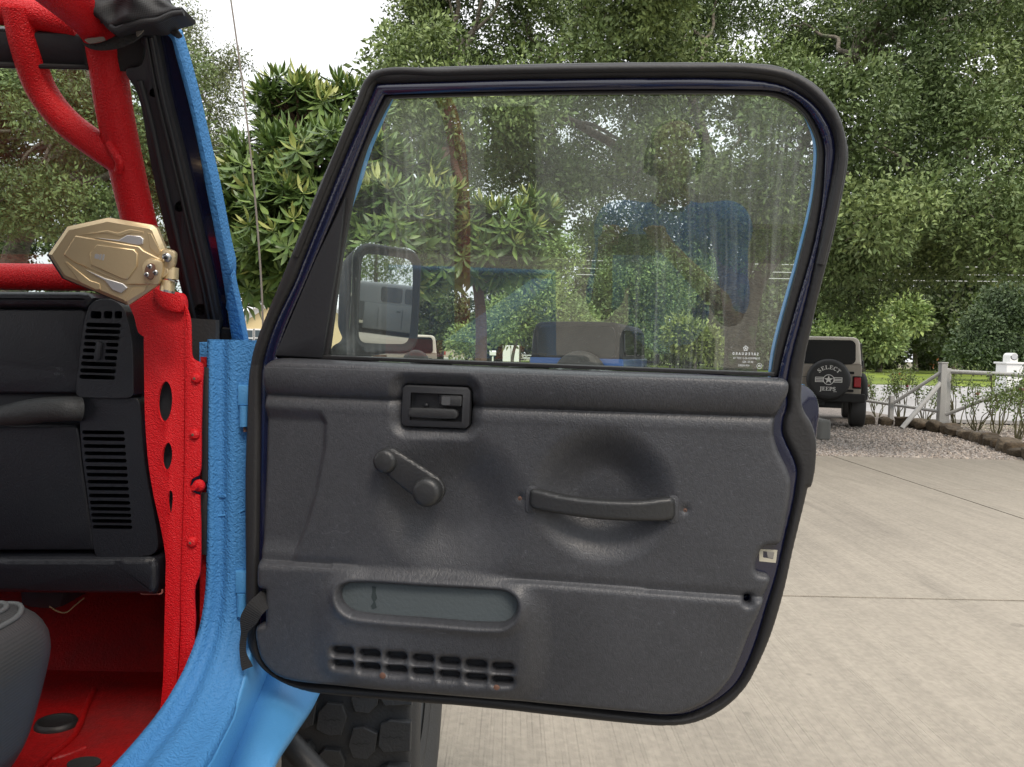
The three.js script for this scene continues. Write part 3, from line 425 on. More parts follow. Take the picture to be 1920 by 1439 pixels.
// hinge pillar running down into the sill
{
  const path = [[0, 1.43, -1.462], [0, 1.2, -1.462], [0, 1.02, -1.462], [-0.002, 0.93, -1.46], [-0.008, 0.86, -1.445], [-0.018, 0.80, -1.405], [-0.028, 0.757, -1.34], [-0.036, 0.735, -1.25], [-0.042, 0.725, -1.12], [-0.045, 0.722, -0.95], [-0.045, 0.72, -0.36]].map(p => V3(...p)), c = new THREE.CatmullRomCurve3(path, false, 'centripetal');
  const prof = [[-0.602, -0.035], [-0.6, -0.004], [-0.597, 0.006], [-0.59, 0.010], [-0.584, 0.008], [-0.579, -0.002], [-0.572, -0.006], [-0.564, -0.003], [-0.557, 0.004], [-0.546, 0.006], [-0.539, 0.001], [-0.533, -0.005], [-0.52, -0.006], [-0.51, -0.006], [-0.504, -0.009], [-0.5, -0.018], [-0.5, -0.12]];
  const n = 90, pos = [], uv = [], idx = [], m = prof.length;
  let L = 0, last = null;
  for (let i = 0; i <= n; i++) { const q = c.getPointAt(i / n), t = c.getTangentAt(i / n), nn = V3(1, 0, 0).cross(t).normalize().multiplyScalar(1); if (last) L += q.distanceTo(last); last = q; let a = 0; prof.forEach(([x, w], k) => { if (k) a += Math.hypot(x - prof[k - 1][0], w - prof[k - 1][1]); pos.push(q.x * clamp((-0.5 - x) / 0.1) + x, q.y - nn.y * w, q.z - nn.z * w); uv.push(a, L); }); }
  for (let i = 0; i < n; i++) for (let k = 0; k < m - 1; k++) { const a = i * m + k, b = a + m; idx.push(a, a + 1, b, a + 1, b + 1, b); }
  const g = new THREE.BufferGeometry(); g.setAttribute('position', new THREE.Float32BufferAttribute(pos, 3)); g.setAttribute('uv', new THREE.Float32BufferAttribute(uv, 2)); g.setIndex(idx); g.computeVertexNormals();
  carPart('door_frame', g, M.blue);
  const J = facing(1.468);
  carPart('cowl_corner', plate(facing(1.49), smooth([[372, 642, 1], [434, 640, 1], [437, 655, 1], [441, 674, 1], [456, 668, 1], [468, 712, 1], [470, 770, 1], [388, 770, 1], [388, 700, 1], [372, 690, 1]], true, 60), 0.1, { bevel: 0.004, holes: [ellipse(393, 660, 2.5, 2.5, 10)] }), M.blue);
  carPart('pillar_gasket', [plate(facing(1.452), [[378, 688], [391, 690], [389, 905], [377, 905]], 0.01, { bevel: 0.002 }), plate(facing(1.452), [[376, 925], [388, 925], [386, 1042], [375, 1040]], 0.01, { bevel: 0.002 })], M.rubber);
  carPart('pillar_seam', tube(smooth([[403, 968], [425, 966], [442, 964], [459, 956]], false, 6).map(p => P(p[0], p[1], 1.466)), 0.0022, 8, 20), M.blueSmooth);
  carPart('pillar_dimple', plate(facing(1.462), rrect(418, 931, 18, 6, 2, 0.05), 0.006, { bevel: 0.002 }), M.blue);
}
// cowl side, front wing and bonnet, rocker, tub behind the door
{
  const side = (pts, x0, x1, r = 0.01) => { const s = new THREE.Shape(pts.map(p => new THREE.Vector2(p[0], p[1]))), g = new THREE.ExtrudeGeometry(s, { depth: x1 - x0 - 2 * r, bevelEnabled: true, bevelSize: r, bevelOffset: -r, bevelThickness: r, bevelSegments: 3 }); g.rotateY(-Math.PI / 2); g.translate(x1 - r, 0, 0); return boxUV(toCreasedNormals(g, 0.6)); };
  // shape coordinates: (z, y)
  carPart('cowl_side', side([[-1.475, 0.90], [-1.475, 1.40], [-1.78, 1.40], [-1.78, 1.0], [-1.70, 0.80], [-1.60, 0.66], [-1.50, 0.60], [-0.34, 0.60], [-0.34, 0.695], [-1.12, 0.70], [-1.25, 0.712], [-1.34, 0.735], [-1.40, 0.78], [-1.455, 0.85]], -0.575, -0.498, 0.006), M.blueSmooth);
  carPart('hood', [side([[-1.72, 1.15], [-1.72, 1.40], [-2.3, 1.37], [-2.95, 1.30], [-3.0, 1.15]], -2.0, -0.78, 0.03), side([[-1.7, 1.05], [-1.7, 1.2], [-2.9, 1.17], [-2.95, 1.06]], -0.80, -0.46, 0.02), side([[-1.7, 1.05], [-1.7, 1.2], [-2.9, 1.17], [-2.95, 1.06]], -2.32, -1.98, 0.02)], M.blueSmooth);
  carPart('tub_side', side([[-0.3, 0.62], [-0.3, 1.10], [0.82, 1.10], [0.82, 0.62], [0.72, 0.62], [0.66, 0.86], [0.45, 1.0], [0.0, 1.0], [-0.2, 0.86], [-0.24, 0.62]], -0.62, -0.50, 0.02), M.blue);
  carPart('driver_side', side([[-1.9, 0.62], [-1.9, 1.25], [1.05, 1.24], [1.05, 0.62]], -2.3, -2.2, 0.02), M.blue);
  carPart('tub_back', bx(1.7, 0.48, 0.08, -1.4, 0.86, 1.02, 0.02), M.blue);
  const qv = (a) => { const pos = [], idx = []; a.forEach(r => r.forEach(v => pos.push(v[0], v[1], v[2]))); const m = a[0].length; for (let i = 0; i + 1 < a.length; i++) for (let k = 0; k + 1 < m; k++) { const p = i * m + k; idx.push(p, p + 1, p + m, p + 1, p + m + 1, p + m); } const g = new THREE.BufferGeometry(); g.setAttribute('position', new THREE.Float32BufferAttribute(pos, 3)); g.setIndex(idx); g.computeVertexNormals(); return boxUV(g); };
  // front flare: rows run from the body to the lip, then under
  const rows = [[-0.5, 0.57, -1.22, -0.405, 0.645, -1.16], [-0.5, 0.65, -1.32, -0.40, 0.705, -1.26], [-0.5, 0.69, -1.42, -0.40, 0.70, -1.40], [-0.5, 0.742, -1.54, -0.40, 0.694, -1.56], [-0.5, 0.84, -1.66, -0.385, 0.78, -1.68], [-0.5, 0.95, -1.76, -0.36, 0.89, -1.78], [-0.5, 1.05, -1.92, -0.33, 0.99, -1.92], [-0.5, 1.08, -2.15, -0.32, 1.03, -2.15], [-0.5, 1.03, -2.45, -0.33, 0.98, -2.45]];
  const flare = rows.map(([x0, y0, z0, x1, y1, z1]) => { const r = []; for (let k = 0; k <= 8; k++) { const t = k / 8; r.push([lerp(x0, x1, t), lerp(y0, y1, t) + 0.022 * Math.sin(Math.PI * t), lerp(z0, z1, t) + 0.02 * Math.sin(Math.PI * t)]); } r.push([x1 + 0.004, y1 - 0.012, z1 - 0.004], [x1 - 0.004, y1 - 0.03, z1 - 0.006], [x0, y0 - 0.05, z0 - 0.03]); return r; });
  const fine = []; for (let i = 0; i < flare.length - 1; i++) for (let s = 0; s < 5; s++) { const g = (k) => flare[clamp(k, 0, flare.length - 1)], t = s / 5; fine.push(flare[i].map((_, k) => [0, 1, 2].map(a => { const p0 = g(i - 1)[k][a], p1 = g(i)[k][a], p2 = g(i + 1)[k][a], p3 = g(i + 2)[k][a]; return 0.5 * (2 * p1 + (p2 - p0) * t + (2 * p0 - 5 * p1 + 4 * p2 - p3) * t * t + (3 * p1 - p0 - 3 * p2 + p3) * t ** 3); }))); } fine.push(flare[flare.length - 1]);
  carPart('fender_flare', qv(fine), M.blueSmooth);
  carPart('rock_slider', tube([P(500, 1352, 1.62), P(548, 1400, 1.60), P(640, 1500, 1.56)], 0.026, 16, 12), M.rubber);
}
// wheels
function wheel(x, z, visible) {
  const w = part('wheel', car), R = 0.44, hw = 0.155, o = V3(x, 0.44, z);
  const pr = [[0.20, -0.12], [0.235, -0.135], [0.30, -0.158], [0.37, -0.16], [0.405, -0.15], [0.424, -0.125], [0.428, 0], [0.424, 0.125], [0.405, 0.15], [0.37, 0.16], [0.30, 0.158], [0.235, 0.135], [0.20, 0.12]].map(p => new THREE.Vector2(...p));
  const sm = new THREE.SplineCurve(pr).getPoints(60), g = new THREE.LatheGeometry(sm, 72); g.rotateZ(-Math.PI / 2); g.translate(o.x, o.y, o.z); carPart('tyre', boxUV(g), M.tyre, w);
  const rp = [[0.02, 0.03], [0.12, 0.035], [0.17, 0.06], [0.195, 0.11], [0.222, 0.125], [0.232, 0.135], [0.236, 0.125], [0.20, 0.10], [0.19, 0.0], [0.19, -0.1]].map(p => new THREE.Vector2(...p)), rg = new THREE.LatheGeometry(rp, 48); rg.rotateZ(-Math.PI / 2); rg.translate(o.x, o.y, o.z); carPart('rim', boxUV(rg), M.grip, w);
  // tread lugs: two interlocking centre rows and two shoulder rows
  const lug = (pts, t) => { const s = new THREE.Shape(pts.map(p => new THREE.Vector2(p[0], p[1] * 1.38))), e = new THREE.ExtrudeGeometry(s, { depth: t - 0.002, bevelEnabled: true, bevelSize: 0.0018, bevelThickness: 0.002, bevelOffset: -0.001, bevelSegments: 1 }); return boxUV(e); };
  const kinds = [lug([[-0.072, -0.016], [-0.04, -0.026], [-0.012, -0.024], [-0.002, 0.004], [-0.014, 0.024], [-0.05, 0.026], [-0.068, 0.012]], 0.022), lug([[0.072, 0.016], [0.04, 0.026], [0.016, 0.024], [0.006, -0.004], [0.018, -0.024], [0.05, -0.026], [0.068, -0.012]], 0.022), lug([[-0.15, -0.024], [-0.1, -0.027], [-0.08, -0.02], [-0.076, 0.014], [-0.088, 0.025], [-0.15, 0.022]], 0.022), lug([[0.15, 0.024], [0.1, 0.027], [0.08, 0.02], [0.076, -0.014], [0.088, -0.025], [0.15, -0.022]], 0.022)];
  const half = (L) => { const zz = [[-L, 0.0012], [-L * 0.5, -0.002], [-L * 0.2, 0.002], [L * 0.2, -0.002], [L * 0.5, 0.002], [L, -0.0012]]; return zz; };
  const sipe = (cx, cy, L) => { const z = half(L), up = z.map(([a, b]) => new THREE.Vector2(cx + a, cy + b + 0.0008)), dn = z.map(([a, b]) => new THREE.Vector2(cx + a, cy + b - 0.0008)).reverse(), s = new THREE.ShapeGeometry(new THREE.Shape([...up, ...dn])); s.translate(0, 0, 0.0226); return s; };
  const sip = [sipe(-0.034, 0, 0.02), sipe(0.034, 0, 0.02), sipe(-0.108, 0, 0.024), sipe(0.108, 0, 0.024)].map(boxUV), dark = M.rubberMatte;
  const N = 27;
  for (let i = 0; i < N; i++) for (let k = 0; k < 4; k++) {
    const a = (i + [0, 0.5, 0.15, 0.65][k]) / N * Math.PI * 2;
    if (!visible && k < 2 && i % 2) continue;
    const q = new THREE.Group(), m = new THREE.Matrix4().makeRotationX(-a).multiply(new THREE.Matrix4().makeTranslation(0, 0, k < 2 ? 0.425 : 0.4215));
    const b = new THREE.Mesh(kinds[k], M.tyre); b.name = 'tread_lug'; b.castShadow = b.receiveShadow = true; b.matrixAutoUpdate = true; m.setPosition(V3(0, 0, 0.423).applyMatrix4(new THREE.Matrix4().makeRotationX(-a)).add(o).sub(CARP)); b.applyMatrix4(m); w.add(b);
    if (visible) { const s = new THREE.Mesh(sip[k], dark); s.name = 'tread_sipe'; s.applyMatrix4(m); w.add(s); }
  }
  return w;
}
wheel(-0.372, -2.15, true); wheel(-0.40, 0.24, false); wheel(-2.4, -2.15, false);
// red gusset plate beside the dashboard
{
  const Rf = facing(1.435);
  const holes = [ellipse(309, 753, 15.5, 40, 32, 0.05), ellipse(313, 856, 11.5, 28, 28, 0.08), smooth([[319, 917], [325, 924], [325, 945], [321, 968], [316, 966], [312, 940], [314, 922]], true, 4)];
  carPart('gusset_plate', plate(Rf, smooth([[240, 568], [250, 560, 1], [281, 540, 1], [292, 549, 1], [340, 552, 1], [346, 600], [346, 700, 1], [344, 900], [341, 1000], [338, 1100], [336, 1200], [328, 1300], [316, 1326, 1], [297, 1346, 1], [304, 1279], [306, 1204], [309, 1079], [309, 1045], [300, 990], [287, 932], [277, 870], [271, 795], [269, 720], [268, 632, 1], [258, 624], [250, 594]], true, 8), 0.006, { holes, bevel: 0.0022 }), M.red);
  carPart('gusset_flange', plate(Rf.lift(0.006), smooth([[343, 560, 1], [356, 598], [358, 640], [361, 672], [379, 684], [379, 720], [377, 795], [376, 880], [372, 893, 1], [358, 900], [355, 911], [359, 922], [374, 930, 1], [376, 1000], [374, 1076], [366, 1098], [364, 1120], [366, 1160], [364, 1200], [368, 1236], [348, 1276], [336, 1304], [318, 1328, 1], [330, 1290], [337, 1200], [338, 1100], [341, 1000], [344, 900], [346, 700]], true, 8), 0.006, { bevel: 0.002 }), M.red);
  for (const [x, y] of [[368, 710], [365, 815], [360, 1017]]) { const A = Rf.lift(0.006); carPart('gusset_bolt', button(A, ...A.uv(x, y), 0.0105, 0.008), M.red); carPart('bolt_socket', button(A.lift(0.0072), ...A.uv(x - 1, y), 0.003, 0.0012), M.rust); }
  { const A = Rf.lift(0.0); carPart('gusset_bolt', [button(A, ...A.uv(372, 911), 0.012, 0.006), tube([A.px(371, 912, 0.004), A.px(369, 912, 0.016)], 0.006, 12, 2)], M.red); }
  carPart('gusset_backing', plate(facing(1.46), [[276, 690], [350, 690], [350, 990], [300, 990]], 0.006), M.blackPlastic);
  carPart('cowl_filler', plate(facing(1.54), [[340, 596], [404, 600], [404, 760], [340, 760]], 0.02), M.rubberMatte);
  carPart('gusset_cap', plate(facing(1.42), smooth([[284, 541], [310, 545], [337, 552], [338, 585], [300, 575]], true, 5), 0.03, { bevel: 0.004 }), M.red);
}
// roll cage
{
  const corner = P(196, 78, 1.33);
  carPart('cage_tube', tube([P(-900, -20, 1.31), P(0, 16, 1.31), P(150, 46, 1.32)], 0.027, 18, 30), M.red);
  carPart('cage_tube', tube([corner.clone().add(V3(0.03, 0.03, 1.9)), corner.clone().add(V3(0.01, 0.016, 0.3)), P(190, 66, 1.31), P(199, 105, 1.335), P(213, 200, 1.37), P(240, 330, 1.43), P(268, 450, 1.48), P(296, 580, 1.50)], 0.0315, 20, 120), M.red);
  carPart('cage_brace', tube([P(34, 14, 1.30), P(50, 90, 1.325), P(78, 170, 1.36), P(125, 230, 1.38), P(180, 272, 1.395), P(228, 305, 1.41)], 0.026, 18, 60), M.red);
  carPart('cage_weld', tube([P(204, 268, 1.375), P(216, 290, 1.375), P(224, 306, 1.38), P(222, 322, 1.39)], 0.008, 8, 20), M.red);
  carPart('cage_bracket', plate(facing(1.345), smooth([[220, 95], [255, 82], [268, 90], [268, 104], [230, 118]], true, 4), 0.008, { bevel: 0.002, holes: [ellipse(257, 92, 5, 5, 14)] }), M.red);
  carPart('dash_tube', tube([P(-900, 508, 1.54), P(0, 519, 1.54), P(250, 522, 1.54)], 0.0275, 18, 20), M.red);
  const hoop = (x) => [V3(x, 0.9, -0.15), V3(x, 1.85, -0.12), V3(x, 1.95, -0.1)];
  carPart('cage_tube', tube([V3(-0.66, 0.9, 0.0), V3(-0.66, 1.8, 0.02), V3(-0.75, 1.96, 0.02), V3(-1.95, 1.96, 0.02), V3(-2.05, 1.8, 0.02), V3(-2.05, 0.9, 0.0)], 0.03, 14, 60), M.red);
  carPart('cage_tube', tube([V3(-2.05, 0.95, -1.52), V3(-2.02, 1.9, -1.3), V3(-2.0, 1.96, -1.1), V3(-2.0, 1.96, 0.9)], 0.03, 14, 40), M.red);
}
// folded fabric top and its strap
{
  const f = facing(1.245), ol = smooth([[128, -40, 1], [148, 8], [166, 24], [192, 42], [205, 58], [214, 60], [238, 52], [268, 47], [292, 45], [322, 33], [346, 27], [350, 21], [338, 19], [318, 8], [300, -10], [290, -60, 1]], true, 5).map(p => f.uv(p[0], p[1])), sd = segDist(ol);
  carPart('fabric_top', sculpt({ outer: ol, cell: 0.003, map: (u, v, w) => f.at(u, v, w), skirt: 0.05, h: (u, v, s) => dome(s, 0.008) + 0.012 * Math.sin(u * 60 + v * 34 + 2.2 * noise3(u * 22, v * 22, 1)) * sstep(0, 0.03, s) + 0.02 * noise3(u * 30, v * 40, 7) }), M.vinyl);
  carPart('fabric_top_hem', tube(smooth([[206, 50], [216, 56], [240, 48], [270, 41], [296, 38], [322, 27], [344, 24]], false, 6).map(p => facing(1.232).px(p[0], p[1])), 0.005, 8, 40), M.vinyl);
  carPart('fabric_top_flap', plate(facing(1.28), smooth([[292, 40], [318, 38], [330, 54], [334, 60], [326, 65], [306, 52], [296, 50]], true, 4), 0.02, { bevel: 0.004 }), M.rubberMatte);
  carPart('fabric_top_panel', plate(facing(1.25), smooth([[150, -10], [168, 2], [192, 36], [190, 42], [180, 40], [150, 14], [138, -10]], true, 4), 0.006, { bevel: 0.002 }), M.vinyl);
  const roof = bx(1.5, 0.012, 1.5, -1.34, 2.03, -0.42, 0.005); carPart('roof_panel', roof, M.vinyl);
  carPart('velcro_strap', sculpt({ outer: smooth([[150, 76], [164, 82], [186, 80], [206, 72], [232, 58], [256, 50], [268, 49], [272, 54], [262, 68], [242, 81], [212, 91], [180, 93], [160, 87]], true, 4).map(p => facing(1.27).uv(p[0], p[1])), cell: 0.003, map: (u, v, w) => facing(1.27).at(u, v, w), skirt: 0.004, h: (u, v, s) => 0.004 * noise3(u * 400, v * 400, 2) * sstep(0, 0.004, s) }), M.velcro);
  carPart('strap_lining', [plate(facing(1.262), smooth([[158, 74], [180, 70], [194, 69], [197, 74], [182, 79], [166, 81]], true, 4), 0.002), plate(facing(1.262), smooth([[256, 51], [272, 49], [266, 60], [256, 68]], true, 4), 0.002)], M.velcroPale);
}
// whip aerial on the cowl
carPart('aerial', tube([P(494, 640, 1.98), P(489, 520, 1.97), P(474, 330, 1.95), P(452, 140, 1.93), P(424, -60, 1.91)], (t) => 0.0028 - 0.0008 * t, 8, 50), std([0.2, 0.17, 0.14], 0.6));
// ---------- dashboard, floor and seat ----------
{
  const dash = part('dashboard', car), X = facing(1.475), ip = (n, g, m = M.dash) => carPart(n, g, m, dash);
  ip('dash_pad', plate(X, smooth([[-900, 549, 1], [160, 549], [180, 553], [189, 560], [184, 572], [176, 582], [160, 578, 1], [-900, 578, 1]], true, 8), 0.22, { w: 0.028, bevel: 0.012, seg: 4 }));
  ip('airbag_panel', plate(X, smooth([[-900, 578, 1], [160, 579], [170, 584], [166, 620], [160, 680], [157, 728], [152, 738], [140, 739, 1], [-900, 739, 1]], true, 8), 0.1, { w: 0.014, bevel: 0.006, seg: 3 }));
  const pod = smooth([[186, 572], [205, 563], [228, 566], [246, 580], [254, 604], [262, 650], [264, 735, 1], [258, 744], [166, 743], [159, 736], [163, 690], [171, 620], [178, 588]], true, 6), slotsA = [], rows = [611, 622.5, 634, 645.5, 657.5, 670, 682.5, 695, 706.5];
  for (const [a, b] of [[185, 206], [209, 226], [229, 244]]) slotsA.push(rrect((a + b) / 2, 592, b - a, 15, 4, 0.03));
  rows.forEach((y, i) => { const a = lerp(177, 164, i / 8), b = lerp(242, 231, i / 8); if (i > 2 && i < 6) { slotsA.push(rrect(a + 12, y, 23, 8.5, 3.5, 0.03)); slotsA.push(rrect(b - 12.5, y + 1.5, 24, 8.5, 3.5, 0.03)); } else slotsA.push(rrect((a + b) / 2, y, b - a, 9, 4, 0.03)); });
  ip('vent_housing', plate(X, pod, 0.05, { w: 0.03, holes: slotsA, bevel: 0.0006, seg: 1 }));
  ip('vent_backing', plate(X, pod, 0.05, { w: -0.022 }));
  ip('vent_wheel', plate(X, rrect(202, 658, 9, 33, 3, 0.12), 0.012, { w: 0.036, bevel: 0.003 }), M.blackPlastic);
  const pod2 = smooth([[160, 752], [168, 746], [250, 744], [268, 748], [274, 770], [276, 810], [283, 880], [296, 950], [304, 1000], [304, 1024], [292, 1036], [196, 1041], [188, 1030], [183, 990], [174, 920], [164, 840]], true, 7), ys = [809, 821, 834.5, 848, 861, 875, 887.5, 900.5, 913, 926, 939, 950.5, 962, 973, 984];
  ip('lower_vent', plate(X, pod2, 0.06, { w: 0.022, bevel: 0.001, seg: 1, holes: ys.map((y, i) => rrect(lerp(204.5, 221.5, i / 14), y, lerp(80, 75, i / 14), 9, 4, 0.012)) }));
  ip('lower_vent_backing', plate(X, pod2, 0.04, { w: -0.04 }));
  ip('glove_box_door', plate(X, smooth([[-900, 798, 1], [130, 796], [148, 798], [154, 810], [162, 880], [174, 960], [184, 1020], [184, 1030, 1], [-900, 1030, 1]], true, 8), 0.08, { w: 0.012, bevel: 0.006, seg: 3 }));
  ip('dash_gap', plate(X, [[-900, 735], [262, 738], [262, 800], [-900, 800]], 0.1, { w: -0.01 }), M.blackPlastic);
  ip('grab_bar', tube([P(-300, 792, 1.44), P(-60, 786, 1.44), P(20, 778, 1.43), P(80, 769, 1.43), P(128, 767, 1.435), P(150, 767, 1.45)], (t) => 0.017 + 0.007 * sstep(0.6, 0.8, t), 16, 50), std([0.035, 0.036, 0.036], 0.55, { bumpMap: T.grain, bumpScale: 0.0006 }));
  ip('lower_trim', plate(X, smooth([[-900, 1038, 1], [280, 1038], [298, 1040], [306, 1052], [306, 1094], [300, 1108], [280, 1107], [-900, 1100, 1]], true, 8), 0.12, { w: 0.03, bevel: 0.014, seg: 4 }));
  ip('heater_box', plate(facing(1.56), smooth([[36, 1098, 1], [118, 1098, 1], [112, 1140], [54, 1141], [38, 1136]], true, 20), 0.2, { bevel: 0.008 }), M.blackPlastic);
  ip('wire', tube([P(92, 1138, 1.55), P(110, 1148, 1.55), P(124, 1149, 1.55), P(140, 1136, 1.55), P(157, 1122, 1.55)], 0.0016, 6, 20), std([0.25, 0.17, 0.08], 0.6));
  ip('trim_bracket', tube([P(262, 1106, 1.47), P(264, 1113, 1.47), P(285, 1114, 1.47), P(303, 1113, 1.47), P(304, 1106, 1.47)], 0.002, 6, 20), std([0.3, 0.1, 0.08], 0.6));
  { const c = document.createElement('canvas'); c.width = 128; c.height = 64; const x = c.getContext('2d'); x.fillStyle = '#000'; x.fillRect(0, 0, 128, 64); x.fillStyle = '#fff'; x.textAlign = 'center'; x.font = 'bold 26px sans-serif'; x.fillText('SRS', 68, 28); x.font = 'bold 20px sans-serif'; x.fillText('AIRBAG', 66, 52);
    const t = new THREE.CanvasTexture(c), f = facing(1.475).lift(0.0145), [u0, v0] = f.uv(92, 708), [u1, v1] = f.uv(128, 686), g = new THREE.PlaneGeometry(u1 - u0, v1 - v0); g.translate((u0 + u1) / 2, (v0 + v1) / 2, 0); g.applyMatrix4(f.m); const k = tidy(g); k.translate(-CARP.x, -CARP.y, -CARP.z); obj('embossed_lettering', k, std([0.035, 0.037, 0.042], 0.4, { alphaMap: t, transparent: true }), dash); }
}
{
  const dirt = tex(1024, 1.6, (x, y) => { const a = fbmT(x, y, 6, 6, 91), b = sstep(0.52, 0.75, a), c = tnoise(x * 260, y * 260, 260, 260, 95), l = 0.93 - 0.22 * b - 0.12 * c; return [0.70 * l + 0.03 * b, 0.045 * l + 0.09 * b, 0.05 * l + 0.09 * b]; }, true);
  const floorRed = phys(0xffffff, 0.5, { map: dirt, bumpMap: T.liner, bumpScale: 0.0012 }), FY = 0.575;
  const floor = part('floor_pan', car), fp = (n, g, m = floorRed) => carPart(n, g, m, floor);
  fp('floor_sheet', bx(1.62, 0.02, 1.9, -1.41, FY - 0.01, -0.95)); fp('rear_floor', bx(1.62, 0.02, 1.0, -1.41, FY + 0.12, 0.5));
  { const s = new THREE.Shape([[0, 0], [0.25, 0.18], [0.3, 0.74], [0.33, 0.74], [0.28, 0.16], [0.02, -0.02]].map(p => new THREE.Vector2(...p))), g = new THREE.ExtrudeGeometry(s, { depth: 1.62, bevelEnabled: false }); g.rotateY(Math.PI / 2); g.translate(-2.22, FY, -1.88); fp('firewall', boxUV(g)); }
  fp('kick_panel', bx(0.012, 0.84, 0.75, -0.612, FY + 0.4, -1.85)); fp('tunnel', bx(0.34, 0.2, 1.9, -1.62, FY + 0.09, -0.95, 0.06)); fp('sill_inner', bx(0.012, 0.14, 1.7, -0.652, FY + 0.06, -0.6));
  const fl = (px, py) => G(px, py, FY);
  { const c = fl(105, 1361), g = new THREE.LatheGeometry([[0, 0.006], [0.03, 0.007], [0.034, 0.012], [0.041, 0.012], [0.045, 0.004], [0.045, 0]].map(p => new THREE.Vector2(...p)).reverse(), 32); g.scale(1.0, 1, 0.82); g.translate(c.x, c.y, c.z); fp('floor_plug', boxUV(g), M.rubber); }
  { const c = fl(157, 1433), g = new THREE.CylinderGeometry(0.032, 0.032, 0.004, 24); g.scale(1, 1, 0.7); g.translate(c.x, FY + 0.001, c.z); fp('floor_hole', boxUV(g), M.rubberMatte); }
  fp('floor_bead', tube([fl(176, 1294), fl(160, 1330), fl(140, 1378), fl(118, 1400), fl(92, 1420), fl(60, 1450)].map(v => v.setY(FY + 0.0)), 0.008, 8, 30));
  fp('floor_bead', tube([fl(97, 1424), fl(130, 1414), fl(160, 1402)].map(v => v.setY(FY - 0.002)), 0.006, 8, 12));
  // seat
  const seat = part('seat', car), sp = (n, g, m) => carPart(n, g, m, seat), grey = std([0.034, 0.035, 0.036], 0.5, { bumpMap: T.ribs, bumpScale: 0.0002 });
  const rb = (x, y, z, a, b, d, r) => Math.hypot(Math.max(Math.abs(x) - a + r, 0), Math.max(Math.abs(y) - b + r, 0), Math.max(Math.abs(z) - d + r, 0)) - r;
  sp('cushion', blob((x, y, z) => { const t = clamp((1.02 - y) / 0.28); return rb(x + 0.972 + 0.02 * t, y - 0.88, z + 0.88 - 0.10 * t * t, 0.275, 0.135, 0.32, 0.085); }, [-1.3, 0.69, -1.3], [-0.64, 1.07, -0.3], 0.012), grey);
  sp('cushion_base', bx(0.44, 0.16, 0.5, -1.02, 0.655, -0.75, 0.02), M.blackPlastic);
  sp('backrest', blob((x, y, z) => rb(x + 1.01, y - 1.25, z + 0.44 - (y - 1.25) * 0.25, 0.26, 0.4, 0.07, 0.07), [-1.32, 0.8, -0.72], [-0.7, 1.7, -0.1], 0.02), grey);
  const fs = (x, y, z) => { const q = clamp((1.02 - y) / 0.28); return rb(x + 0.972 + 0.02 * q, y - 0.88, z + 0.88 - 0.10 * q * q, 0.275, 0.135, 0.32, 0.085); };
  const drop = (x, z) => { let lo = 0.9, hi = 1.05; for (let i = 0; i < 20; i++) { const m = (lo + hi) / 2; fs(x, m, z) < 0 ? lo = m : hi = m; } return V3(x, lo + 0.001, z); };
  for (const e of [0, 0.022]) { const pts = []; for (let i = 0; i <= 10; i++) pts.push(drop(lerp(-1.2, -0.80, i / 10) - e * 0.4, -1.158 + e)); for (let i = 1; i <= 8; i++) { const a = i / 8 * Math.PI / 2; pts.push(drop(-0.80 + 0.062 * Math.sin(a) - e * (0.4 + 0.6 * i / 8), -1.158 + 0.062 * (1 - Math.cos(a)) + e * (1 - i / 8))); } for (let i = 1; i <= 6; i++) pts.push(drop(-0.738 - e, -1.096 + 0.09 * i)); sp('seam', tube(pts, 0.0042, 8, 90), std([0.085, 0.09, 0.092], 0.5)); }
}
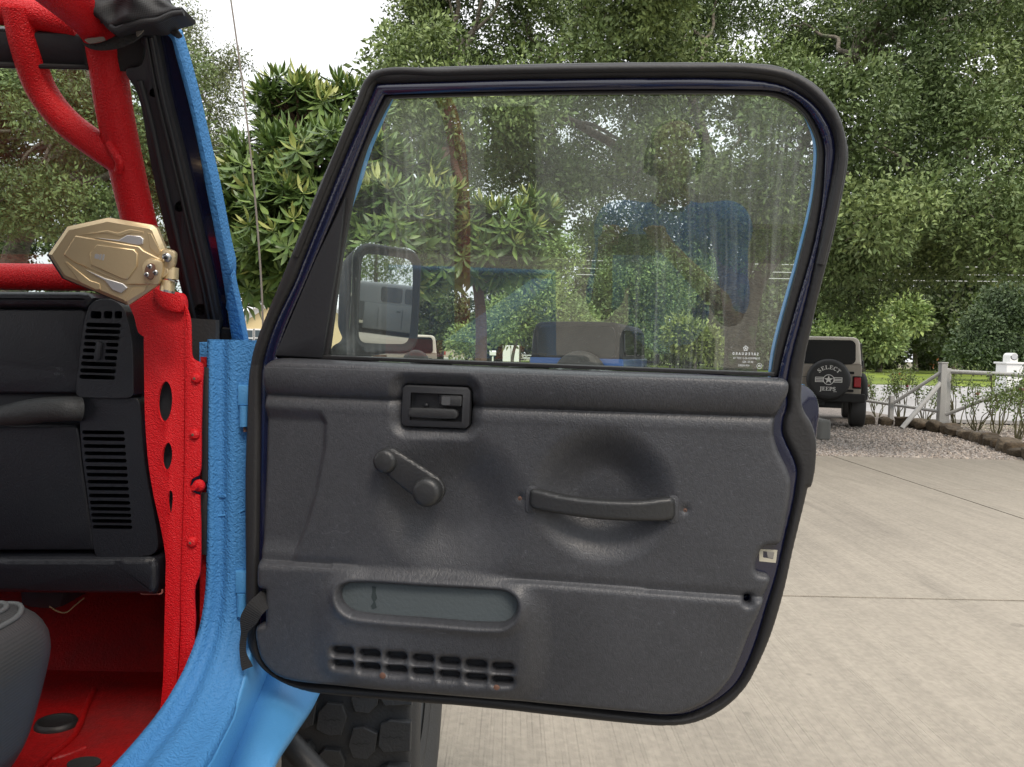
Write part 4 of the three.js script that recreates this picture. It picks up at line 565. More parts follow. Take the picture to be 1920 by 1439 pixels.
// ---------- gold billet mirror clamped to the windscreen hinge ----------
{
  const mir = part('hinge_mirror', car), Fm = frame3(P(190, 490, 1.30), P(290, 500, 1.315), P(195, 400, 1.29)), mp = (n, g, m = M.gold) => carPart(n, g, m, mir);
  const body = [[87, 477, 1], [123, 425, 1], [200, 408, 1], [282, 422, 1], [291, 428, 1], [307, 466, 1], [312, 500, 1], [299, 532, 1], [278, 546, 1], [238, 573, 1], [116, 522, 1], [95, 490, 1]];
  const sh = (p) => smooth(p, true, 400);
  mp('mirror_body', plate(Fm, sh(body), 0.028, { bevel: 0.007, seg: 1 }));
  mp('mirror_back', plate(Fm.lift(-0.027), sh(body.map(([x, y]) => [195 + (x - 195) * 0.98 - 3, 492 + (y - 492) * 0.98 + 1, 1])), 0.012, { bevel: 0.003 }), M.blackPlastic);
  mp('raised_rib', plate(Fm.lift(0.004), sh([[140, 442, 1], [260, 462, 1], [268, 470, 1], [312, 492, 1], [316, 512, 1], [290, 534, 1], [235, 534, 1], [138, 492, 1], [118, 478, 1]]), 0.005, { bevel: 0.0015, seg: 1 }));
  mp('raised_panel', plate(Fm.lift(0.0075), sh([[181, 459, 1], [250, 468, 1], [257, 476, 1], [256, 500, 1], [238, 524, 1], [230, 524, 1], [170, 497, 1], [167, 475, 1]]), 0.004, { bevel: 0.0012, seg: 1 }));
  mp('groove_frame', plate(Fm.lift(0.002), sh([[152, 440, 1], [200, 432, 1], [220, 437, 1], [243, 430, 1], [268, 434, 1], [268, 438, 1], [246, 436, 1], [224, 444, 1], [200, 437, 1]]), 0.003, { bevel: 0.0008, seg: 1 }));
  mp('groove_frame', plate(Fm.lift(0.002), sh([[276, 437, 1], [283, 438, 1], [299, 470, 1], [296, 480, 1], [280, 465, 1]]), 0.003, { bevel: 0.0008, seg: 1 }));
  mp('groove_frame', plate(Fm.lift(0.002), sh([[120, 492, 1], [124, 491, 1], [168, 526, 1], [186, 532, 1], [188, 543, 1], [180, 544, 1], [150, 530, 1]]), 0.003, { bevel: 0.0008, seg: 1 }));
  mp('groove_frame', plate(Fm.lift(0.002), sh([[232, 566, 1], [248, 540, 1], [276, 537, 1], [272, 545, 1], [240, 565, 1]]), 0.003, { bevel: 0.0008, seg: 1 }));
  mp('silver_inlay', plate(Fm.lift(0.004), sh([[176, 446, 1], [222, 450, 1], [238, 441, 1], [262, 443, 1], [268, 448, 1], [267, 458, 1], [258, 460, 1], [226, 454, 1]]), 0.005, { bevel: 0.001, seg: 1 }), M.silver);
  mp('silver_inlay', plate(Fm.lift(0.004), sh([[160, 506, 1], [196, 522, 1], [230, 532, 1], [238, 540, 1], [226, 550, 1], [210, 544, 1], [196, 527, 1]]), 0.005, { bevel: 0.001, seg: 1 }), M.silver);
  for (const [x, h, r] of [[181, 9, 4], [187.5, 11, 1.6], [193, 12, 1.6]]) mp('emblem', plate(Fm.lift(0.0079), rrect(x, 481 + (x - 181) * 0.15, x < 185 ? 8 : 4, h, Math.min(r, 1.8), 0.2, 2), 0.0008), M.silver);
  const lug = (pts, t, w) => plate(Fm.lift(w), smooth(pts, true, 3), t, { bevel: 0.002 });
  mp('pivot_boss', lug([[266, 500], [272, 489], [284, 485], [303, 492], [304, 506], [297, 532], [282, 533], [270, 524]], 0.018, 0.014));
  mp('pivot_recess', lug([[272, 503], [280, 494], [290, 497], [290, 516], [283, 525], [273, 518]], 0.002, 0.0145), M.rust);
  for (const [x, y] of [[281, 500], [275, 515], [291, 511]]) { const A = Fm.lift(0.015); mp('cap_screw', button(A, ...A.uv(x, y), 0.0048, 0.003), M.steel); mp('screw_socket', button(A.lift(0.0026), ...A.uv(x, y), 0.0018, 0.0008), M.rubberMatte); }
  mp('clamp_arm', lug([[303, 470], [310, 467], [325, 473], [327, 482], [322, 502], [308, 504], [302, 488]], 0.02, 0.004));
  { const A = Fm.lift(0.006); mp('cap_screw', button(A, ...A.uv(312, 483), 0.0085, 0.005), M.steel); mp('screw_socket', button(A.lift(0.0046), ...A.uv(312, 483), 0.003, 0.001), M.rubberMatte); }
  const knuckle = (x, y0, y1) => tube([P(x, y0, 1.33), P(x - 1, y1, 1.33)], 0.0125, 18, 2);
  mp('knuckle', knuckle(321, 502, 524)); mp('knuckle', knuckle(314, 526, 546));
  mp('knuckle_rim', [knuckle(321, 523, 525.5), knuckle(314, 544, 548)], M.steel);
}
// ---------- ground, driveway, gravel, road, lawn ----------
{
  const R0 = rng(17), spots = Array.from({ length: 90 }, () => [R0(), R0(), 0.0012 + 0.005 * R0() * R0(), 0.02 + 0.05 * R0()]), bins = new Map(); for (const s of spots) for (let i = -1; i <= 1; i++) for (let j = -1; j <= 1; j++) { const k = (Math.floor(s[0] * 24) + i) + ',' + (Math.floor(s[1] * 24) + j); (bins.get(k) || bins.set(k, []).get(k)).push(s); }
  const spotAt = (x, y) => { let d = 0; for (const [a, b, r, k] of bins.get(Math.floor(x * 24) + ',' + Math.floor(y * 24)) || []) { const q = Math.hypot(x - a, y - b) / r * (0.8 + 0.5 * tnoise(x * 300, y * 300, 300, 300, 181)); if (q < 1) d = Math.max(d, k * sstep(1, 0.5, q)); } return d; };
  const tyreAt = (x, y) => { let d = 0; for (const [c, a, w] of [[0.30, 0.05, 0.010], [0.47, 0.05, 0.010], [0.72, -0.08, 0.009]]) { const e = Math.abs(x - c - a * Math.sin(y * 6.2832)) / w; if (e < 1) d += 0.03 * (1 - e * e) * sstep(0.4, 0.7, tnoise(x * 60, y * 12, 60, 12, 184)); } return d; };
  const conc = tex(1536, 8.5, (x, y) => {
    const a = fbmT(x, y, 5, 5, 101), b = fbmT(x, y, 90, 3, 107), st = tnoise(x * 260, y * 5, 260, 5, 111), st2 = tnoise(x * 90, y * 3, 90, 3, 112), sp = tnoise(x * 500, y * 500, 500, 500, 113);
    const scuff = sstep(0.62, 0.8, tnoise(x * 14, y * 4, 14, 4, 115)) * 0.018, stain = sstep(0.56, 0.72, fbmT(x, y, 9, 4, 118)) * 0.02;
    const l = 0.555 + 0.075 * (a - 0.47) + 0.03 * (b - 0.45) + 0.035 * (st - 0.5) + 0.02 * (st2 - 0.5) + 0.05 * (sp - 0.5) - scuff - stain - spotAt(x, y) - tyreAt(x, y);
    return [l * 1.035, l * 0.982, l * 0.895];
  }, true);
  const broom = tex(512, [0.5, 2], (x, y) => 0.7 * tnoise(x * 80, y * 5, 80, 5, 121) + 0.3 * tnoise(x * 100, y * 400, 100, 400, 122));
  const cm = std(0xffffff, 0.85, { map: conc, bumpMap: broom, bumpScale: 0.004 });
  const drive = structure(new THREE.Group()); drive.name = 'driveway'; scene.add(drive);
  const slab = (x0, x1, z0, z1) => { const g = new RoundedBoxGeometry(x1 - x0 - 0.024, 0.12, z1 - z0 - 0.024, 2, 0.006); g.translate((x0 + x1) / 2, -0.06, (z0 + z1) / 2); obj('concrete_slab', boxUV(g), cm, drive); };
  const xs = [-20, -13.5, -7.5, -1.5, 4.65, 10.8, 17], zs = [-10.75, -4.37, 1.6, 7.6];
  for (let i = 0; i < xs.length - 1; i++) for (let j = 0; j < zs.length - 1; j++) { if (i > 3 && j === 0) { slab(xs[i], xs[i + 1], -10.75, -8.15); slab(xs[i], xs[i + 1], -8.15, zs[1]); } else slab(xs[i], xs[i + 1], zs[j], zs[j + 1]); }
  obj('joint_filler', bx(37, 0.02, 18.3, -1.5, -0.022, -1.57), std([0.07, 0.065, 0.058], 0.95), drive);
  const soil = tex(512, 9, (x, y) => { const l = 0.34 + 0.16 * fbmT(x, y, 12, 5, 131); return [l * 1.05, l, l * 0.82]; }, true);
  structure(obj('ground', (() => { const g = new THREE.PlaneGeometry(700, 700); g.rotateX(-Math.PI / 2); g.translate(0, -0.13, -40); return boxUV(g); })(), std(0xffffff, 1, { map: soil })));
  // gravel bed
  const gt = tex(1024, 1.6, (x, y) => { const a = tnoise(x * 90, y * 90, 90, 90, 141), b = tnoise(x * 160, y * 160, 160, 160, 142), c = fbmT(x, y, 6, 3, 143), l = 0.44 + 0.28 * (a - 0.5) + 0.2 * (b - 0.5) + 0.1 * (c - 0.45); return [l * 1.06, l * 0.99, l * 0.93]; }, true);
  const bed = new THREE.Shape([[-20, 10.78], [17, 10.78], [17, 13], [9.6, 15.2], [9.6, 26], [-20, 26]].map(p => new THREE.Vector2(...p))), bg = new THREE.ExtrudeGeometry(bed, { depth: 0.1, bevelEnabled: false }); bg.rotateX(-Math.PI / 2); bg.translate(0, -0.108, 0);
  const gravel = structure(obj('gravel_bed', boxUV(bg), std(0xffffff, 1, { map: gt, bumpMap: gt, bumpScale: 0.02 })));
  const R = rng(21), pg = new THREE.IcosahedronGeometry(1, 0), n = 34000, im = new THREE.InstancedMesh(pg, std(0xffffff, 0.9), n), m = new THREE.Matrix4(), q = new THREE.Quaternion(), e = new THREE.Euler(), c = new THREE.Color();
  for (let i = 0; i < n; i++) { const t = R(), x = 2.2 + R() * 12, z = -(10.70 + R() * R() * 6.5), s = 0.009 + 0.013 * R() * R() + 0.004; e.set(R() * 6, R() * 6, R() * 6); q.setFromEuler(e); m.compose(V3(x, -0.004 + s * 0.25 * R(), z), q, V3(s * 1.3, s * 0.7, s)); im.setMatrixAt(i, m); const l = 0.16 + 0.34 * R(), w = R(); c.setRGB(l * (1.05 + 0.12 * w), l * (0.98), l * (0.92 - 0.1 * w)); im.setColorAt(i, c); }
  im.name = 'gravel_stones'; im.castShadow = im.receiveShadow = true; stuff(im); gravel.add(im);
  // road and verge
  const rt = tex(512, 8, (x, y) => { const l = 0.61 + 0.08 * (fbmT(x, y, 8, 5, 151) - 0.47) + 0.05 * (tnoise(x * 200, y * 200, 200, 200, 152) - 0.5); return [l, l * 0.99, l * 0.985]; }, true);
  structure(obj('road', bx(220, 0.08, 23, 10, -0.06, -29.5), std(0xffffff, 0.9, { map: rt })));
  const lt = tex(1024, 14, (x, y) => { const a = fbmT(x, y, 6, 5, 161), b = tnoise(x * 300, y * 180, 300, 180, 162), l = 0.78 + 0.5 * (a - 0.47) + 0.35 * (b - 0.5); return [0.50 * l + 0.03 * a, 0.60 * l, 0.16 * l]; }, true);
  structure(obj('lawn', bx(260, 0.1, 70, 10, -0.05, -76.2), std(0xffffff, 1, { map: lt, bumpMap: lt, bumpScale: 0.08 })));
}
{ // a parking block on the gravel beside the parked car
  const p = G(1541, 824), g = new RoundedBoxGeometry(0.2, 0.36, 0.7, 3, 0.05); g.translate(0, 0.17, 0); const o = obj('parking_block', boxUV(g), M.concreteBlock); o.position.set(p.x, 0, p.z - 0.2); tag(o, 'weathered grey concrete parking block on the gravel behind the tan car', 'parking block');
}
{ // rough stones edging the gravel
  const R = rng(31), kinds = [0, 1, 2, 3, 4].map(k => { const g = mergeVertices(new THREE.IcosahedronGeometry(1, 4).deleteAttribute('normal').deleteAttribute('uv')), p = g.attributes.position, v = V3(); for (let i = 0; i < p.count; i++) { v.fromBufferAttribute(p, i); const b = V3(Math.sign(v.x) * Math.pow(Math.abs(v.x), 0.6), Math.sign(v.y) * Math.pow(Math.abs(v.y), 0.5), Math.sign(v.z) * Math.pow(Math.abs(v.z), 0.6)); const s = 0.78 + 0.34 * noise3(v.x * 1.6 + 9 * k, v.y * 1.6, v.z * 1.6) + 0.12 * noise3(v.x * 5 + k, v.y * 5, v.z * 5); b.multiplyScalar(s * 0.72); p.setXYZ(i, b.x, b.y, b.z); } g.computeVertexNormals(); return boxUV(g); });
  const st = tex(512, 1, (x, y) => { const l = 0.22 + 0.24 * fbmT(x, y, 8, 5, 171) + 0.06 * (tnoise(x * 120, y * 120, 120, 120, 172) - 0.5); return [l * 1.12, l, l * 0.84]; }, true), sm = [std(0xffffff, 0.95, { map: st }), std(0xddd4c8, 0.95, { map: st }), std(0xc8c4bc, 0.95, { map: st })];
  const c = new THREE.CatmullRomCurve3([G(1612, 796), G(1660, 797), G(1720, 803), G(1768, 812), G(1812, 822), G(1850, 833), G(1890, 846), G(1925, 858), G(1965, 872), G(2020, 895)]);
  const L = c.getLength(); let s = 0, k = 0;
  while (s < L) { const w = 0.26 + 0.2 * R(), q = c.getPointAt(clamp((s + w / 2) / L)), t = c.getTangentAt(clamp((s + w / 2) / L)), m = new THREE.Mesh(kinds[k % 5], sm[Math.floor(R() * 3)]); m.scale.set(w * 0.62, 0.09 + 0.10 * R(), 0.14 + 0.10 * R()); m.position.set(q.x + (R() - 0.5) * 0.14, 0.05 + 0.05 * R(), q.z + (R() - 0.5) * 0.1); m.rotation.set((R() - 0.5) * 0.5, Math.atan2(-t.z, t.x) + (R() - 0.5) * 0.7, (R() - 0.5) * 0.4); m.name = numbered('edging_stone'); m.castShadow = m.receiveShadow = true; scene.add(m); tag(m, 'rough brown field stone in the row edging the gravel', 'stone', 'stones edging the gravel'); s += w * 0.94; k++; }
}
{ // white pipe fence
  const fenceWhite = std([0.44, 0.44, 0.43], 0.65, { bumpMap: T.fine, bumpScale: 0.004 });
  const f = thing('pipe_fence', 'white painted pipe fence with slanting braces behind the stone edging', 'fence', [G(1762, 802).x, 0, G(1762, 802).z]), fp = (n, g) => { g.translate(-f.position.x, 0, -f.position.z); obj(n, g, fenceWhite, f); }, d = -f.position.z;
  const up = (p) => { p.y = 0; return p; };
  const b = P(1764, 790, d); fp('post', bx(0.13, 1.34, 0.13, b.x, 0.67, b.z, 0.012)); fp('post_cap', bx(0.15, 0.03, 0.15, b.x, 1.355, b.z, 0.008)); fp('post', bx(0.10, 1.24, 0.10, b.x + 0.18, 0.62, b.z - 0.12, 0.012));
  fp('rail', tube([P(1783, 697, d - 0.05), P(2040, 710, d - 1.4)], 0.043, 12, 4)); fp('rail', tube([P(1774, 778, d - 0.05), P(1930, 717, d - 1.0)], 0.037, 12, 4)); fp('rail', tube([P(1764, 699, d), P(1676, 756, d + 0.6)], 0.037, 12, 4)); fp('rail', tube([P(1600, 748, d + 1.6), P(1762, 772, d)], 0.034, 12, 4));
  fp('brace', tube([up(G(1691, 804)), P(1766, 716, d)], 0.048, 12, 4)); const c = P(1671, 770, d + 0.7); fp('post', bx(0.09, 0.62, 0.09, c.x, 0.31, c.z, 0.01));
  const e = P(2040, 720, d - 1.4); fp('post', bx(0.13, 1.3, 0.13, e.x, 0.65, e.z, 0.012));
}
{ // white roadside pillar with a round-topped box on it
  const p = G(1891, 738), o = thing('mailbox_pillar', 'white painted masonry mailbox pillar across the road', 'mailbox', [p.x, 0, p.z]), pale = std([0.74, 0.74, 0.73], 0.7);
  obj('pillar', bx(0.74, 1.30, 0.74, 0, 0.65, 0, 0.02), pale, o); obj('cap', bx(0.88, 0.08, 0.88, 0, 1.34, 0, 0.02), pale, o);
  const g = new THREE.CylinderGeometry(0.16, 0.16, 0.5, 20, 1, false); g.rotateX(Math.PI / 2); g.translate(-0.05, 1.62, 0.1); obj('letter_box', [boxUV(g), bx(0.32, 0.26, 0.5, -0.05, 1.51, 0.1)], M.whitePaint, o); obj('letter_box_door', boxUV((() => { const k = new THREE.CylinderGeometry(0.13, 0.13, 0.02, 20); k.rotateX(Math.PI / 2); k.translate(-0.05, 1.62, 0.36); return k; })()), M.silver, o);
  obj('number_plate', bx(0.3, 0.08, 0.01, 0, 0.9, 0.376), std([0.35, 0.4, 0.45], 0.6), o); obj('bird_ornament', (() => { const k = new THREE.SphereGeometry(0.035, 10, 8); k.scale(1.4, 1, 0.5); k.translate(-0.1, 0.72, 0.385); return boxUV(k); })(), M.rubberMatte, o);
}
{ // wires along the far side of the road
  const z = -52; [[-30, 0], [52, 1]].forEach(([x]) => { const o = obj('utility_pole', [tube([V3(x, 0, z), V3(x, 9, z)], 0.14, 12, 6), bx(0.12, 0.12, 2.2, x, 7.4, z), bx(1.6, 0.12, 0.12, x, 7.7, z)], M.bark); tag(o, x < 0 ? 'brown wooden utility pole beside the trees across the road' : 'brown wooden utility pole at the far end of the wires', 'utility pole'); });
  [[7.72, 'highest wire of the three strung in front of the woods'], [7.18, 'middle wire of the three strung in front of the woods'], [6.74, 'lowest wire of the three strung in front of the woods']].forEach(([y, l]) => { const pts = []; for (let i = 0; i <= 20; i++) { const t = i / 20; pts.push(V3(lerp(-30, 52, t), y + 0.5 - 2 * t * (1 - t) * 0.9, z)); } tag(obj('overhead_wire', tube(pts, 0.03, 6, 60), std([0.5, 0.5, 0.5], 0.5)), l, 'wire', 'overhead wires'); });
}
{ // yellow house
  const d = 40, a = P(452, 600, d), X0 = a.x, W = 6.2, eave = a.y, apex = eave + 2.0, o = thing('house', 'pale yellow gabled house with white roof and white sash windows', 'house', [X0 + W / 2, 0, -d]), wall = std([0.62, 0.50, 0.27], 0.85), white = std([0.78, 0.77, 0.74], 0.6), glass = phys([0.05, 0.07, 0.08], 0.1);
  const s = new THREE.Shape([[-W / 2, 0], [W / 2, 0], [W / 2, eave], [0, apex], [-W / 2, eave]].map(p => new THREE.Vector2(...p))), g = new THREE.ExtrudeGeometry(s, { depth: 8, bevelEnabled: false }); g.translate(0, 0, -8); obj('wall', boxUV(g), wall, o);
  const rl = Math.hypot(W / 2 + 0.4, (apex - eave) * (1 + 0.8 / W)), an = Math.atan2(apex - eave, W / 2); for (const k of [-1, 1]) { const r = new THREE.BoxGeometry(rl, 0.1, 8.8); r.rotateZ(-k * an); r.translate(k * (W / 4 + 0.2), (eave + apex) / 2 - 0.1 + 0.06, -3.9); obj('roof', boxUV(r), std([0.75, 0.76, 0.78], 0.5), o); const b = new THREE.BoxGeometry(rl, 0.2, 0.06); b.rotateZ(-k * an); b.translate(k * (W / 4 + 0.2), (eave + apex) / 2 - 0.22, 0.06); obj('fascia', boxUV(b), white, o); }
  obj('side_wing', bx(9, 2.5, 6, -7.4, 1.25, -5), wall, o); { const r = new THREE.BoxGeometry(9.4, 0.1, 4); r.rotateX(0.42); r.translate(-7.4, 3.2, -3.6); obj('wing_roof', boxUV(r), std([0.75, 0.76, 0.78], 0.5), o); }
  for (const [px, w] of [[466, 0.5], [487, 0.5], [580, 0.5]]) { const q = P(px, 634, d), x = q.x - o.position.x, y = q.y, wd = part('window', o), f = bx(w + 0.16, 0.98, 0.08, x, y, 0.02); obj('window_frame', f, white, wd); for (const k of [-1, 1]) obj('pane', bx(w - 0.02, 0.38, 0.03, x, y + k * 0.22, 0.06), glass, wd); obj('sill', bx(w + 0.3, 0.07, 0.14, x, y - 0.54, 0.05), white, wd); }
}
// ---------- other vehicles ----------
function parkedCar({ name = 'off_road_car', label, group, pos, turn, paint, top = 'hard', topPaint, four = false, cover = false }) {
  const o = thing(name, label, 'car', pos, turn, group), L = four ? 1.1 : 0, zr = 1.72 + L * 0.5, zf = -1.55 - L * 0.5;   // rear and front of the body
  const ext = (pts, x0, x1, r = 0.02) => { const s = new THREE.Shape(pts.map(p => new THREE.Vector2(p[0], p[1]))), g = new THREE.ExtrudeGeometry(s, { depth: x1 - x0 - 2 * r, bevelEnabled: true, bevelSize: r, bevelOffset: -r, bevelThickness: r, bevelSegments: 3 }); g.rotateY(-Math.PI / 2); g.translate(x1 - r, 0, 0); return boxUV(toCreasedNormals(g, 0.7)); };
  const axR = zr - 0.62, axF = zf + 0.3, arch = (zc) => { const a = []; for (let i = 0; i <= 10; i++) { const t = Math.PI * i / 10; a.push([zc + 0.5 * Math.cos(t), 0.52 + 0.46 * Math.sin(t)]); } return a; };
  obj('body', ext([[zr, 0.56], ...arch(axR).map(p => [p[0], p[1] + 0.04]), [-0.62, 0.56], [-0.62, 1.28], [zr, 1.28]], -0.74, 0.74, 0.03), paint, o);
  obj('hood', ext([[-0.6, 0.75], [-0.6, 1.31], [zf + 0.3, 1.23], [zf, 1.16], [zf - 0.05, 0.75]], -0.52, 0.52, 0.05), paint, o);
  for (const s of [-1, 1]) { obj('front_fender', ext([...arch(axF).map(p => [p[0], p[1] + 0.02]).reverse(), [axF + 0.62, 0.62], [axF + 0.58, 1.08], [axF - 0.55, 1.02], [axF - 0.58, 0.7]], s > 0 ? 0.46 : -0.84, s > 0 ? 0.84 : -0.46, 0.02), paint, o);
    const fl = []; for (let i = 0; i <= 12; i++) { const t = Math.PI * (0.02 + 0.96 * i / 12); fl.push(V3(s * 0.8, 0.56 + 0.48 * Math.sin(t), axR + 0.53 * Math.cos(t))); } obj('rear_flare', tube(fl, 0.075, 8, 24), M.rubberMatte, o); }
  obj('rear_bumper', [bx(1.62, 0.17, 0.16, 0, 0.62, zr + 0.1, 0.03)], M.rubberMatte, o); obj('front_bumper', bx(1.5, 0.16, 0.16, 0, 0.62, zf - 0.12, 0.03), M.rubberMatte, o); obj('chassis', bx(0.8, 0.2, zr - zf, 0, 0.5, (zr + zf) / 2), M.rubberMatte, o); obj('tow_hitch', bx(0.14, 0.1, 0.2, 0, 0.5, zr + 0.06, 0.01), M.rubberMatte, o);
  for (const [x, z] of [[-0.72, axR], [0.72, axR], [-0.72, axF], [0.72, axF]]) {
    const w = part('wheel', o), g = new THREE.LatheGeometry([[0.2, -0.13], [0.3, -0.15], [0.37, -0.145], [0.405, -0.12], [0.41, 0], [0.405, 0.12], [0.37, 0.145], [0.3, 0.15], [0.2, 0.13]].map(p => new THREE.Vector2(...p)), 40); g.rotateZ(-Math.PI / 2); g.translate(x, 0.41, z); obj('tyre', boxUV(g), M.tyre, w);
    const r = new THREE.LatheGeometry([[0.02, 0.05], [0.1, 0.06], [0.17, 0.1], [0.21, 0.135], [0.22, 0.12]].map(p => new THREE.Vector2(...p)), 30); r.rotateZ(x > 0 ? -Math.PI / 2 : Math.PI / 2); r.translate(x, 0.41, z); obj('rim', boxUV(r), M.silver, w);
  }
  // cabin: a shell of rear-view outline, side openings glazed
  const yb = 1.28, yt = 1.83, prof = (k, dy) => smooth([[-0.73 * k, yb - dy, 1], [0.73 * k, yb - dy, 1], [0.69 * k, yt - 0.16], [0.66 * k, yt - 0.05], [0.57 * k, yt], [-0.57 * k, yt], [-0.66 * k, yt - 0.05], [-0.69 * k, yt - 0.16]], true, 0.05).map(p => new THREE.Vector2(p[0], p[1]));
  const cz = -0.42 - L * 0.35, tp = topPaint, sh = new THREE.Shape(prof(1, 0)), g = new THREE.ExtrudeGeometry(sh, { depth: zr - 0.02 - cz - 0.08, bevelEnabled: true, bevelSize: 0.04, bevelOffset: -0.04, bevelThickness: 0.04, bevelSegments: 4 }); g.translate(0, 0, cz + 0.04); obj(top === 'hard' ? 'hard_top' : 'soft_top', boxUV(toCreasedNormals(g, 0.8)), tp, o);
  const glassPart = (n, pts, m) => { const s = new THREE.Shape(pts.map(p => new THREE.Vector2(...p))), e = new THREE.ExtrudeGeometry(s, { depth: 0.012, bevelEnabled: true, bevelSize: 0.006, bevelThickness: 0.004, bevelSegments: 1 }); return boxUV(e); };
  const rw = glassPart('rear', rrect(0, 1.53, 1.24, 0.47, 0.1).map(p => [p[0] * (1 - (p[1] - 1.2) * 0.06), p[1]])); rw.translate(0, 0, zr - 0.016); obj('rear_window', rw, top === 'soft' ? phys([0.012, 0.014, 0.016], 0.25) : phys([0.006, 0.007, 0.008], 0.12, { specularIntensity: 0.6 }), o);
  const wins = four ? [[zr - 0.35, 0.62], [zr - 1.15, 0.72], [zr - 1.98, 0.72]] : [[zr - 0.52, 0.78], [zr - 1.55, 0.85]];
  for (const s of [-1, 1]) wins.forEach(([z, w], i) => { const k = glassPart('side', rrect(0, 1.53, w, 0.38, 0.06)); k.rotateY(s * Math.PI / 2); k.rotateZ(s * 0.06); k.translate(s * (0.722 + 0.09), 0, z); obj('side_window', k, M.darkGlass, o); if (i || four) { const dg = [0.58, -0.4].map(y => 0); const dz = z; obj('door_seam', [bx(0.012, 0.52, 0.014, s * 0.742, 0.9, dz - w / 2 - 0.06), bx(0.012, 0.52, 0.014, s * 0.742, 0.9, dz + w / 2 + 0.06)], M.rubberMatte, o); obj('door_handle', bx(0.03, 0.03, 0.14, s * 0.75, 1.1, dz + w / 2 - 0.08, 0.008), M.rubberMatte, o); } });
  // windscreen
  { const s = new THREE.Shape([[-0.7, 1.2], [0.7, 1.2], [0.64, 1.8], [-0.64, 1.8]].map(p => new THREE.Vector2(...p))); s.holes.push(new THREE.Path(rrect(0, 1.5, 1.22, 0.44, 0.05).map(p => new THREE.Vector2(p[0] * (1 - (p[1] - 1.3) * 0.08), p[1])))); const e = new THREE.ExtrudeGeometry(s, { depth: 0.05, bevelEnabled: false }); e.translate(0, -1.2, 0); e.rotateX(0.32); e.translate(0, 1.2, cz - 0.24); obj('windshield_frame', boxUV(e), paint, o); const p = new THREE.BoxGeometry(1.25, 0.46, 0.012); p.translate(0, 0.3, 0.025); p.rotateX(0.32); p.translate(0, 1.2, cz - 0.24); obj('windshield_glass', boxUV(p), M.darkGlass, o); }
  for (const s of [-1, 1]) { obj('tail_light', bx(0.13, 0.2, 0.07, s * 0.66, 0.93, zr + 0.03, 0.02), phys([0.35, 0.012, 0.02], 0.2), o); obj('tail_light_bracket', bx(0.17, 0.25, 0.03, s * 0.66, 0.93, zr + 0.005, 0.01), M.rubberMatte, o); const mz = cz - 0.3; obj('door_mirror', [bx(0.06, 0.19, 0.15, s * 0.92, 1.28, mz + 0.1, 0.03), bx(0.16, 0.04, 0.05, s * 0.8, 1.22, mz + 0.1, 0.01)], M.blackPlastic, o); }
  for (const y of [1.02, 0.7]) obj('tailgate_seam', bx(1.1, 0.008, 0.012, -0.02, y, zr + 0.001), M.rubberMatte, o);
  for (const y of [1.12, 0.76]) obj('tailgate_hinge', bx(0.2, 0.05, 0.04, 0.5, y, zr + 0.015, 0.01), top === 'hard' ? M.rubberMatte : paint, o);
  // spare wheel under its cover
  const sp = part('spare_wheel', o), sg = new THREE.LatheGeometry([[0, 0.14], [0.30, 0.14], [0.36, 0.13], [0.395, 0.10], [0.41, 0.04], [0.41, -0.08], [0.39, -0.12], [0, -0.12]].map(p => new THREE.Vector2(...p)).reverse(), 48), SX = 0.12, SY = 0.98; sg.rotateX(Math.PI / 2); sg.translate(SX, SY, zr + 0.2); obj(cover ? 'wheel_cover' : 'tyre', boxUV(sg), cover ? M.vinyl : M.tyre, sp);
  obj('carrier', bx(0.3, 0.3, 0.2, SX, SY, zr + 0.06), M.rubberMatte, sp);
  if (cover) {
    const c = document.createElement('canvas'); c.width = c.height = 512; const x = c.getContext('2d'); x.fillStyle = '#000'; x.fillRect(0, 0, 512, 512); x.fillStyle = '#fff'; x.strokeStyle = '#fff'; x.textAlign = 'center'; x.textBaseline = 'middle';
    x.font = 'bold 74px serif'; const word = 'SELECT'; for (let i = 0; i < 6; i++) { const a = (i - 2.5) * 0.305 - Math.PI / 2; x.save(); x.translate(256 + 178 * Math.cos(a), 262 + 178 * Math.sin(a)); x.rotate(a + Math.PI / 2); x.fillText(word[i], 0, 0); x.restore(); }
    x.lineWidth = 9; x.strokeRect(86, 226, 100, 62); x.strokeRect(326, 226, 100, 62); x.fillRect(92, 242, 92, 11); x.fillRect(92, 262, 92, 11); x.fillRect(328, 242, 92, 11); x.fillRect(328, 262, 92, 11);
    x.fillStyle = '#000'; x.beginPath(); x.arc(256, 257, 72, 0, 7); x.fill(); x.lineWidth = 9; x.beginPath(); x.arc(256, 257, 68, 0, 7); x.stroke(); x.fillStyle = '#fff'; x.beginPath(); for (let i = 0; i < 10; i++) { const a = i * Math.PI / 5 - Math.PI / 2, r = i % 2 ? 24 : 60; x.lineTo(256 + r * Math.cos(a), 257 + r * Math.sin(a)); } x.fill();
    x.font = 'bold 70px serif'; x.fillText('JEEPS', 250, 384); x.font = 'bold 20px sans-serif'; x.fillText('.com', 340, 418);
    const t = new THREE.CanvasTexture(c), pg = new THREE.CircleGeometry(0.365, 40); pg.translate(SX, SY, zr + 0.344); obj('cover_print', tidy(pg), std([0.7, 0.7, 0.68], 0.7, { alphaMap: t, transparent: true }), sp);
  }
  return o;
}
const tan = phys([0.30, 0.265, 0.215], 0.35, { clearcoat: 0.6, clearcoatRoughness: 0.1 }), carBlue = phys([0.03, 0.11, 0.36], 0.35, { clearcoat: 0.6, clearcoatRoughness: 0.1 }), carGrey = phys([0.075, 0.08, 0.083], 0.4, { clearcoat: 0.5, clearcoatRoughness: 0.15 });
